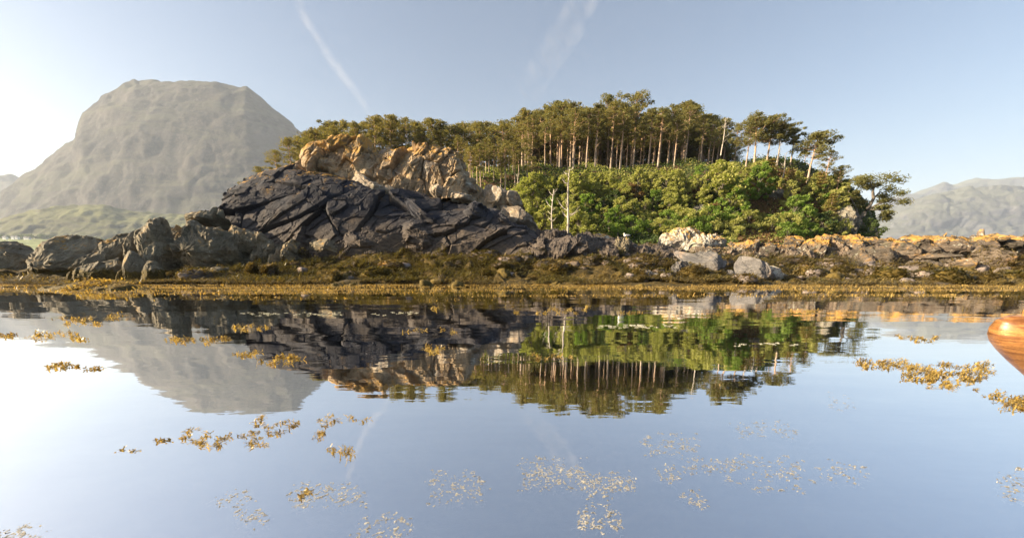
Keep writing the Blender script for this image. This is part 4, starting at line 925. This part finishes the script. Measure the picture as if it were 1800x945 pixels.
# floating golden band
def band():
    rg = np.random.default_rng(5); n = 110000
    px = rg.uniform(-250, 2050, n); Y = 10.2 + 9.6 * rg.random(n) ** .62; x = (px - CX) / F * Y
    k = fbm(np.stack([x * .13, Y * 1.3, 0 * x + 2], -1), 5, .65) * 2.4 + (Y - 15.4) * .12 + rg.normal(size=n) * .12 > .12
    x, Y = x[k], Y[k]
    v, f = fronds(np.stack([x, Y, 0 * x - .01], -1), .085, .022, .2, rg, 2)
    tag(put("floating_seaweed", v, f, MAT['weed_band']), "golden band of wrack floating along the shore's waterline", "seaweed", None, 'stuff')
band()
for o, sd_ in WEEDY:     # wrack draped over the tide rocks
    me = o.data; co = np.zeros(len(me.vertices) * 3); me.vertices.foreach_get('co', co); co = co.reshape(-1, 3)
    no = np.zeros(len(me.vertices) * 3); me.vertices.foreach_get('normal', no); no = no.reshape(-1, 3)
    if ((co - co.mean(0)) * no).sum() < 0: no = -no
    rg = np.random.default_rng(sd_); k = np.nonzero((no[:, 1] < .5) & (fbm(co * 1.3 + sd_, 3) > -.25) & (no[:, 2] > -.3))[0]
    if not len(k): continue
    k = rg.choice(k, 1800); C = co[k] + no[k] * .03 + rg.normal(size=(1800, 3)) * .05
    v, f = fronds(C, .16, .05, .2, rg, 3); v[:, 2] -= .02
    ch = bpy.data.objects.new("seaweed", mesh("seaweed", v, f, MAT['weed_gold' if sd_ == 25 else 'weed_rust'])); COL.objects.link(ch); ch.parent = o; ch['kind'] = 'stuff'

# floating clumps near the boat
def clump(name, px0, px1, py0, py1, n, L, wd, label, mat='weed_gold', up=.45, z=.0, cat="seaweed", seed=0, group=None, blad=True):
    rg = np.random.default_rng(seed + 900)
    m_ = max(2, n // 4); hub = np.stack([rg.uniform(px0, px1, m_), np.clip(rg.normal((py0 + py1) / 2, max(.5, (py1 - py0) / 3.2), m_), py0, py1)], -1)
    C = []; L = L * .66; wd = wd * .72
    for a, b in hub:
        w0 = W(a, b); C.append(w0 + rg.normal(size=(7, 3)) * [L * .5, L * .4, 0])
    C = np.concatenate(C); C[:, 2] = z
    if name == 'sunken_seaweed': C[:, 2] = np.where(rg.random(len(C)) < .36, -.0028, z)
    a = Acc(); v, f = fronds(C, L, wd, up, rg, 4); a.add(v, f)
    tips = v.reshape(len(C), -1, 3)[:, -1]; mids = v.reshape(len(C), -1, 3)[:, 4]
    v2, f2 = fronds(mids, L * .6, wd * .8, min(1, up + .1) if up > 0 else 0, rg, 3); a.add(v2, f2)
    tips = np.concatenate([tips, v2.reshape(len(mids), -1, 3)[:, -1]])
    o_ = np.argsort(hub[:, 0]); sp_ = np.array([W(*hub[j]) for j in o_]) + [0, 0, z - wd * .3]
    if len(sp_) > 2: a.add(*tube(sp_, np.full(len(sp_), wd * .16), 4))
    if blad:
        for t in tips[:: 7]:
            vv, ff = ell(t, (wd * .35, wd * .35, wd * .55), 6, 5); a.add(vv, ff)
    return tag(put(name, *a.get(), MAT[mat]), label, cat, group)
CL = [(88, 180, 636, 650, 60, .055, .018, "golden tuft of wrack floating alone on the white water at the left", .5),
      (55, 150, 585, 598, 60, .08, .02, "straggling gold wrack patch at the edge of the mountain's reflection"), (-10, 26, 588, 596, 24, .09, .02, "small brown wrack patch cut by the left edge"),
      (108, 172, 556, 570, 40, .10, .024, "gold wrack patch floating off the low reef"), (185, 220, 552, 562, 20, .1, .024, "pair of wrack sprigs right of the reef patch"),
      (298, 402, 593, 604, 60, .08, .02, "reddish wrack line on the grey reflection"), (412, 470, 572, 582, 28, .09, .02, "small gold wrack tuft above the reddish line"),
      (412, 462, 618, 628, 30, .06, .018, "yellow wrack tuft left of the brightest one"), (452, 526, 622, 638, 50, .07, .02, "brightest yellow wrack tuft against the outcrop's dark reflection"),
      (742, 782, 608, 622, 40, .06, .018, "compact yellow wrack tuft alone on the dark reflection"), (712, 835, 576, 584, 26, .08, .016, "thin line of wrack with one upright sprig on the dark reflection"),
      (755, 776, 538, 546, 12, .1, .03, "tiny gold sprig close under the floating band"), (900, 945, 546, 554, 14, .1, .026, "two gold wrack sprigs side by side near the middle"),
      (955, 1040, 539, 550, 50, .1, .024, "cream and gold wrack streak near the middle"), (1085, 1140, 546, 554, 18, .1, .022, "pale wrack specks right of the cream and gold streak"), (930, 1015, 622, 632, 34, .05, .015, "scattered yellow wrack tips on the green reflection"),
      (1572, 1648, 588, 601, 70, .055, .014, "yellow-brown wrack tuft floating on the grey reflection near the boat"), (1500, 1600, 633, 648, 130, .06, .013, "left end of the long golden wrack raft pointing at the boat"),
      (1590, 1745, 640, 668, 320, .06, .013, "thick middle of the long golden wrack raft beside the boat"), (1605, 1725, 664, 684, 90, .045, .011, "straggling lower fringe of the long wrack raft"),
      (1762, 1830, 696, 722, 130, .05, .012, "golden wrack heap cut by the right edge below the boat"), (1735, 1800, 690, 700, 20, .05, .012, "brown wrack strands just above the golden heap"),
      (320, 470, 758, 786, 90, .042, .009, "long brown and gold wrack raft in the near water"), (440, 580, 732, 762, 90, .04, .009, "tangled wrack strands behind the near raft"),
      (590, 645, 728, 742, 12, .05, .009, "three upright wrack tips at the end of the near raft"), (525, 585, 770, 802, 12, .045, .008, "loose upright wrack tips in front of the near raft"),
      (606, 618, 785, 800, 3, .07, .009, "single long upright wrack tip closest to the viewer"), (528, 540, 864, 874, 4, .03, .012, "single yellow wrack tip breaking the surface over a sunken clump"), (270, 330, 768, 790, 14, .035, .012, "few dark wrack scraps drifting at the left of the near raft"),
      (195, 262, 785, 800, 5, .03, .01, "two tiny wrack scraps drifting left of the near raft"),
      (1250, 1300, 548, 560, 16, .09, .022, "gold wrack sprigs over the reflected bushes"), (1380, 1470, 543, 552, 24, .1, .022, "gold wrack specks off the beach")]
for i, c in enumerate(CL):
    px0, px1, py0, py1, n, L, wd, lb = c[:8]
    clump("seaweed_clump", px0, px1, py0, py1, n, L, wd, lb, up=.34 if py0 < 700 else .25, seed=i, group="floating wrack clumps")
for i, (px0, px1, py, n, lb) in enumerate([(420, 600, 552, 90, "whitish streak of floating scum left of centre"), (1045, 1185, 573, 90, "long whitish streak of floating scum over the reflected bushes"), (655, 740, 551, 40, "short whitish streak of floating scum near the band"), (1290, 1400, 606, 20, "faint whitish line of scum over the reflected slope")]):
    clump("floating_scum", px0, px1, py - 3, py + 3, n * 2, .05, .012, lb, 'weed_pale', 0, .0, "scum", 70 + i, "whitish scum streaks", False)
# sunken clumps
SK = [(515, 640, 850, 890, 120, "sunken pale wrack clump under the single yellow tip"), (755, 850, 825, 885, 80, "sunken feathery wrack clump left of the biggest one"), (915, 1030, 805, 860, 160, "biggest sunken wrack clump in the near water"),
      (1030, 1115, 830, 870, 110, "sunken wrack clump joined to the biggest one's right side"), (1020, 1090, 880, 935, 60, "sunken wrack clump nearest the bottom edge in the middle"), (1130, 1225, 762, 800, 80, "sunken wrack clump nearest the wooded reflection"),
      (1275, 1410, 800, 860, 90, "broad blurred pinkish sunken clump right of centre"), (1285, 1400, 738, 768, 60, "faint sunken wrack patch behind the pinkish one"), (1205, 1290, 805, 830, 50, "small sunken wrack patch left of the pinkish one"),
      (1150, 1200, 820, 850, 30, "tiny sunken wrack wisps left of centre of the blue water"), (1200, 1240, 865, 890, 20, "sunken wrack fragment below the pinkish clump"), (1425, 1525, 808, 850, 40, "thin sunken strands right of the pinkish clump"),
      (1760, 1830, 825, 880, 60, "sunken wrack patch cut by the right edge"), (10, 70, 925, 960, 50, "sunken wrack patch in the near left corner"), (420, 470, 895, 925, 30, "faint sunken patch left of the pale clump"),
      (630, 720, 905, 945, 60, "sunken clump at the bottom edge left of centre"), (380, 440, 860, 890, 24, "barely visible sunken wisps in the near left water"), (1460, 1500, 690, 720, 20, "faint sunken wisps beside the long wrack raft")]
for i, (px0, px1, py0, py1, n, lb) in enumerate(SK):
    c = clump("sunken_seaweed", px0, px1, py0, py1, n * 4, .030, .008, lb, 'weed_sunk', 0, -.016, "seaweed", 200 + i, "sunken wrack clumps")

# ------------------------------------------------------------------ wooden boat at the right
def boat():
    m = M("varnished_wood")
    v1 = m.pos((.9, 2, 20), (0, R(5), 0)); g = m.noise(3.2, 8, v1, .75, .3, ramp=(.38, .62)); fine = m.noise(16, 4, m.pos((1, 10, 26), (0, R(4), 0)), .6, ramp=(.35, .65))
    c = m.mix(g, (.15, .055, .014), (.50, .24, .07)); c = m.mix(m.math('MULTIPLY', fine, .45), c, (.10, .035, .01))
    m.princ(c, .35, m.bump(g, .15, .004), .5, **{'Coat Weight': .2, 'Coat Roughness': .35})
    dk = M("dark_trim_wood"); dk.princ(dk.mix(dk.noise(8, 5, ramp=(.3, .7)), (.12, .04, .015), (.25, .09, .03)), .35)
    Y0 = 1.3; L = 3.0; xb = 1.737
    root = tag(empty("wooden_boat", (xb + L / 2, Y0, 0)), "varnished wooden boat with a rounded reddish-brown bow poking in from the right", "boat")
    stem = np.array([(1790, 553.5), (1772, 555), (1757, 563), (1748.5, 576), (1746.5, 590), (1751, 603), (1763, 619), (1780, 638), (1800, 658)], float)
    w = P(stem[:, 0] + 7, stem[:, 1], Y0); sx, sz = w[:, 0], w[:, 2]
    # extend the stem down to the keel
    d = (w[-1] - w[-2]); ext = [w[-1] + d * k for k in (1.5, 3.2, 5)]; sx = np.append(sx, [e[0] for e in ext]); sz = np.append(sz, [max(e[2], -.12) for e in ext])
    ns, nt = 70, 34
    so_ = np.linspace(0, 1, len(sx)); tt = np.linspace(0, 1, nt); stx = np.interp(tt, so_, sx); stz = np.interp(tt, so_, sz)
    i0 = 4.0 / (len(sx) - 1)
    g3 = []
    for side in (-1, 1):
        G_ = np.zeros((ns, nt, 3))
        for i, s in enumerate(np.linspace(0, 1, ns) ** 1.8):
            x = stx + (xb + L - stx) * s
            half = .38 * np.sin(min(1, s * 1.25) * math.pi / 2) ** .75 * (1 - .25 * max(0, s - .6) / .4)
            hz = np.clip((stz - stz.min()) / (stz.max() - stz.min()), 0, 1)
            nose = .045 * np.sin(np.linspace(0, 1, nt) * math.pi) ** .6 * np.sqrt(min(1, s * 60))
            y = side * np.maximum(half * hz ** .45, 0) + side * nose
            y[0] = side * (half + .02 * min(1, s * 40))
            G_[i] = np.stack([x, Y0 + y, stz - .12 * np.sin(s * math.pi) * hz], -1)
        g3.append(G_)
    a = Acc()
    for G_ in g3: a.add(G_.reshape(-1, 3), grid_faces(ns, nt))
    put("hull", *a.get(), m.m, root)
    # rounded cap deck at the bow, between the sides
    k = 26; top = np.concatenate([[g3[0][:k, 0] * (1 - q) + g3[1][:k, 0] * q + np.array([0, 0, .012 * math.sin(math.pi * q)])] for q in np.linspace(0, 1, 9)], 0)
    put("foredeck", top.transpose(1, 0, 2).reshape(-1, 3), grid_faces(k, 9), m.m, root)
    for G_ in g3:
        e = G_[k - 2:, 0]; put("gunwale", *tube(e, np.full(len(e), .014), 8), dk.m, root)
    for s in (.45, .72):
        i = int(s ** (1 / 1.8) * ns); A_, B_ = g3[0][i, 0], g3[1][i, 0]; x = A_[0]; z = A_[2] - .12
        vs = [(x + dx, y, z + dz) for dx in (-.08, .08) for y in (A_[1], B_[1]) for dz in (0, .03)]
        put("thwart", vs, [(0, 1, 3, 2), (4, 6, 7, 5), (0, 4, 5, 1), (2, 3, 7, 6), (1, 5, 7, 3), (0, 2, 6, 4)], m.m, root, False)
boat()

# ------------------------------------------------------------------ far land
def far_mat(name, a, b, c3, sc, band=None):
    m = M(name)
    k = m.noise(sc, 9, None, .68, ramp=(.38, .62)); c = m.mix(k, a, b)
    nz = m.sep(m.geo.outputs['Normal'])[2]
    c = m.mix(m.ramp(m.math('ADD', nz, m.math('MULTIPLY', m.noise(sc * 3, 6), .5)), .75, 1.1), c, c3)
    c = m.mix(m.noise(sc * 7, 8, None, .75, ramp=(.45, .75)), c, tuple(x * 1.5 for x in b))
    c = m.mix(m.math('MULTIPLY', m.noise(sc * .55, 7, m.pos((.35, .35, 2.4), (0, R(-7), 0)), .65, 1.5, ramp=(.50, .60)), .75), c, tuple(x * 1.5 for x in c3))
    m.princ(c, .95, m.bump(m.noise(sc * 6, 9, None, .7), .6, .12 / sc * .5), .1)
    return m.m
def massif(name, crest, foot, Yc, Yf, Yb, mat, label, amp, cell, nu=420, nv=150, seed=0, cr=None):
    p, f = ridge(crest, foot, Yc, Yf, Yb, nu, nv, amp, cell, seed, (1.4, 1, .7), (0, .1, 0), 1.0, 1.7)
    tag(put(name, p, f, mat), label, None, None, 'structure')
mtn = far_mat("shaded_mountain_slopes", (.012, .013, .015), (.060, .055, .050), (.042, .044, .030), .006)  # slopes darkened: the mountain's shade is put into their colour
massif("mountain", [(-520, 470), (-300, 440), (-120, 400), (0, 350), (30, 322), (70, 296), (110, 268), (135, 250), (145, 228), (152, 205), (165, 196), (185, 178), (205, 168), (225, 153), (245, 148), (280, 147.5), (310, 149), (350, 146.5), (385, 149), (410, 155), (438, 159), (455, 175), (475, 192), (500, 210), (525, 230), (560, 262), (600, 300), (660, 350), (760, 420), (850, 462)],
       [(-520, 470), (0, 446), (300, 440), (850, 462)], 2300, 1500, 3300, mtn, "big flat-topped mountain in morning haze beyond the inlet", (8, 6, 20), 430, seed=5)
lowm = far_mat("low_hill_slopes", (.03, .034, .022), (.07, .07, .04), (.09, .095, .04), .012)
massif("low_hill", [(-500, 400), (-200, 392), (0, 388), (50, 374), (100, 366), (150, 361), (185, 362), (215, 372), (260, 374), (330, 378), (400, 388), (480, 396), (600, 420), (700, 450)],
       [(-500, 446), (0, 444), (700, 462)], 1350, 1080, 1700, lowm, "low wooded hill below the mountain", (6, 4, 6), 90, nu=300, nv=90, seed=9)
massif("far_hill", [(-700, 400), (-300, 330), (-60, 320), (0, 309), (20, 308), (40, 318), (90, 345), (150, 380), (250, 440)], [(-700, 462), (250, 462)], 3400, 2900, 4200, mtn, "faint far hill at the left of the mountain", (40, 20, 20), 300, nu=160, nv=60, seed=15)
field = far_mat("far_field", (.12, .15, .05), (.17, .18, .07), (.16, .19, .07), .03)
massif("far_field", [(-500, 418), (0, 419), (60, 420), (150, 424), (260, 428), (420, 436), (520, 455)], [(-500, 459), (0, 458), (520, 461)], 1060, 900, 1085, field, "green field sloping to the far shore", (1.5, 1, 1), 40, nu=160, nv=40, seed=17)
rm = far_mat("haze_tinted_slopes", (.042, .048, .060), (.085, .085, .09), (.07, .075, .06), .005)  # bluish grey puts the tint of the haze into the slopes
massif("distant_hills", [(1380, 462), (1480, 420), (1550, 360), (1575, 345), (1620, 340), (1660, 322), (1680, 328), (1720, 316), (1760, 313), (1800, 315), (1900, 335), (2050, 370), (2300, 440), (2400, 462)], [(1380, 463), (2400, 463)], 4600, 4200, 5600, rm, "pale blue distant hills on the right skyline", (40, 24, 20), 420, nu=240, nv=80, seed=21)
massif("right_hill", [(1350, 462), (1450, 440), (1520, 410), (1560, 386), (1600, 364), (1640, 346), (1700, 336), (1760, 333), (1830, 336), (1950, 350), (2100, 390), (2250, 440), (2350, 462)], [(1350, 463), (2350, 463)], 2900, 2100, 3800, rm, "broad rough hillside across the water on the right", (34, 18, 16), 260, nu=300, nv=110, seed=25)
# houses and woodland by the far shore
hw = M("white_render"); hw.princ((.8, .8, .78), .8); hr = M("slate_roof"); hr.princ((.08, .08, .09), .7); hg = M("house_glass"); hg.princ((.03, .03, .04), .2)
for i, (px, py, wm, lb) in enumerate([(7, 419, 9, "white house farthest left on the far shore"), (22, 418.5, 8, "white house second from the left on the far shore"), (28.5, 418.5, 6, "smallest white house close beside the second one"), (44, 420, 8, "white house standing a little apart by the far wood"), (49, 420.5, 7, "low white house at the right end of the far row")]):
    Y = 1035; b = P(px, py, Y); zb = b[2] - 1.0; x = b[0]; H = 5.0; D_ = 6
    ho = tag(empty("house", (x, Y, zb)), lb, "house", "white houses on the far shore")
    def box(x0, x1, y0, y1, z0, z1):
        return [(a, c, e) for a in (x0, x1) for c in (y0, y1) for e in (z0, z1)], [(0, 1, 3, 2), (4, 6, 7, 5), (0, 4, 5, 1), (2, 3, 7, 6), (1, 5, 7, 3), (0, 2, 6, 4)]
    put("wall", *box(x - wm / 2, x + wm / 2, Y, Y + D_, zb - 2, zb + H), hw.m, ho, False)
    e = .5; vs = [(x - wm / 2 - e, Y - e, zb + H), (x + wm / 2 + e, Y - e, zb + H), (x + wm / 2 + e, Y + D_ + e, zb + H), (x - wm / 2 - e, Y + D_ + e, zb + H), (x - wm / 2 - e, Y + D_ / 2, zb + H + 3), (x + wm / 2 + e, Y + D_ / 2, zb + H + 3)]
    put("roof", vs, [(0, 1, 5, 4), (2, 3, 4, 5), (0, 4, 3), (1, 2, 5), (0, 3, 2, 1)], hr.m, ho, False)
    for k in (-.28, .28): put("window", *box(x + wm * k - .6, x + wm * k + .6, Y - .12, Y - .01, zb + 2, zb + 3.4), hg.m, ho, False)
rg = np.random.default_rng(44); C = []
for i in range(260):
    px = rg.uniform(-200, 480); py = (417 if px < 90 else 421 + (px - 90) * .02) + rg.uniform(-2, 3) ; Y = rg.uniform(1060, 1075)
    b = P(px, py + 2, Y); C.append(cloud(b + np.array([0, 0, 5.]), rg.uniform(4, 9), 60, rg, .8, .3))
tag(put("distant_woodland", *leaves(np.concatenate(C), 1.3, .1, .7, rg), MAT['leaf_dark'], None, False), "dark belt of woodland behind the white houses", "woodland", None, 'stuff')

# ------------------------------------------------------------------ contrails, beyond the haze
def ice(name, op):
    cm = M(name); al = cm.noise(.0016, 6, None, .65, ramp=(.25, .75))
    lw = cm.n("ShaderNodeLayerWeight"); lw.inputs[0].default_value = .5
    edge = cm.ramp(lw.outputs['Facing'], .0, .9, 1., 0.)
    ff = cm.math('MULTIPLY', cm.math('MULTIPLY', al, edge), op)
    dd = cm.n("ShaderNodeBsdfTranslucent"); dd.inputs[0].default_value = (.9, .9, .9, 1); d2 = cm.n("ShaderNodeBsdfDiffuse"); d2.inputs[0].default_value = (.95, .95, .95, 1)
    ms = cm.n("ShaderNodeMixShader"); cm.l(dd.outputs[0], ms.inputs[1]); cm.l(d2.outputs[0], ms.inputs[2])
    tp = cm.n("ShaderNodeBsdfTransparent"); mx = cm.n("ShaderNodeMixShader"); cm.l(ff, mx.inputs[0]); cm.l(tp.outputs[0], mx.inputs[1]); cm.l(ms.outputs[0], mx.inputs[2]); cm.l(mx.outputs[0], cm.out.inputs[0])
    return cm.m
def trail(pts, w0, w1, label, mat, Zt=7000.):
    pth = []
    for a, b in pts:
        Y = (Zt - EYE) / slope_of(b); pth.append(P(a, b, Y))
    pth = np.array(pth); k = np.linspace(0, 1, len(pth)); t = np.linspace(0, 1, 60); pp = np.stack([np.interp(t, k, pth[:, j]) for j in range(3)], -1)
    wob = fbm(np.stack([t * 9, 0 * t, 0 * t + w0], -1), 4) * w0 * .5; pp[:, 0] += wob
    r = (w0 + (w1 - w0) * t) * (1 + .25 * fbm(np.stack([t * 14, 0 * t + 4, 0 * t], -1), 3))
    v, f = tube(pp, r, 20)
    tag(put("contrail", v, f, mat), label, "contrail")
trail([(505, -60), (530, 20), (560, 70), (585, 110), (615, 150), (640, 185), (662, 225)], 130, 260, "narrow white vapour trail slanting down to the trees", ice("contrail_ice", .17))
trail([(1060, -80), (1020, 10), (995, 60), (965, 100), (935, 150)], 330, 560, "broad faded vapour trail high in the middle of the sky", ice("faded_contrail_ice", .10))

# ------------------------------------------------------------------ haze
v = [(a, b, c) for a in (-5900, 5900) for b in (-400, 7400) for c in (-4, 1010)]
hz = put("haze", v, [(0, 1, 3, 2), (4, 6, 7, 5), (0, 4, 5, 1), (2, 3, 7, 6), (1, 5, 7, 3), (0, 2, 6, 4)], None, None, False)
hm = bpy.data.materials.new("air"); hm.use_nodes = True; ht = hm.node_tree; ht.nodes.clear()
ho_ = ht.nodes.new("ShaderNodeOutputMaterial"); pv = ht.nodes.new("ShaderNodeVolumePrincipled")
pv.inputs['Color'].default_value = (.72, .83, 1.0, 1); pv.inputs['Density'].default_value = HAZE_DENSITY; pv.inputs['Anisotropy'].default_value = .10
ht.links.new(pv.outputs[0], ho_.inputs['Volume']); hz.data.materials.append(hm)
tag(hz, "pale morning haze filling the air", "haze", None, 'stuff')

# look-alikes that stand close together: told apart by their order
from collections import defaultdict
same = defaultdict(list)
for o in COL.objects:
    if o.parent is None and o.get('category') and o.get('label'): same[o['label']].append(o)
for lb, os_ in same.items():
    if 1 < len(os_) <= 12:
        os_.sort(key=lambda o: o.location.x / max(o.location.y, 1))
        for i, o in enumerate(os_): o['label'] = lb + (f", {ords[i]}" if i < 14 and i < len(os_) - 1 else ", last") + " from the left"
        if not os_[0].get('group'):
            for o in os_: o['group'] = lb
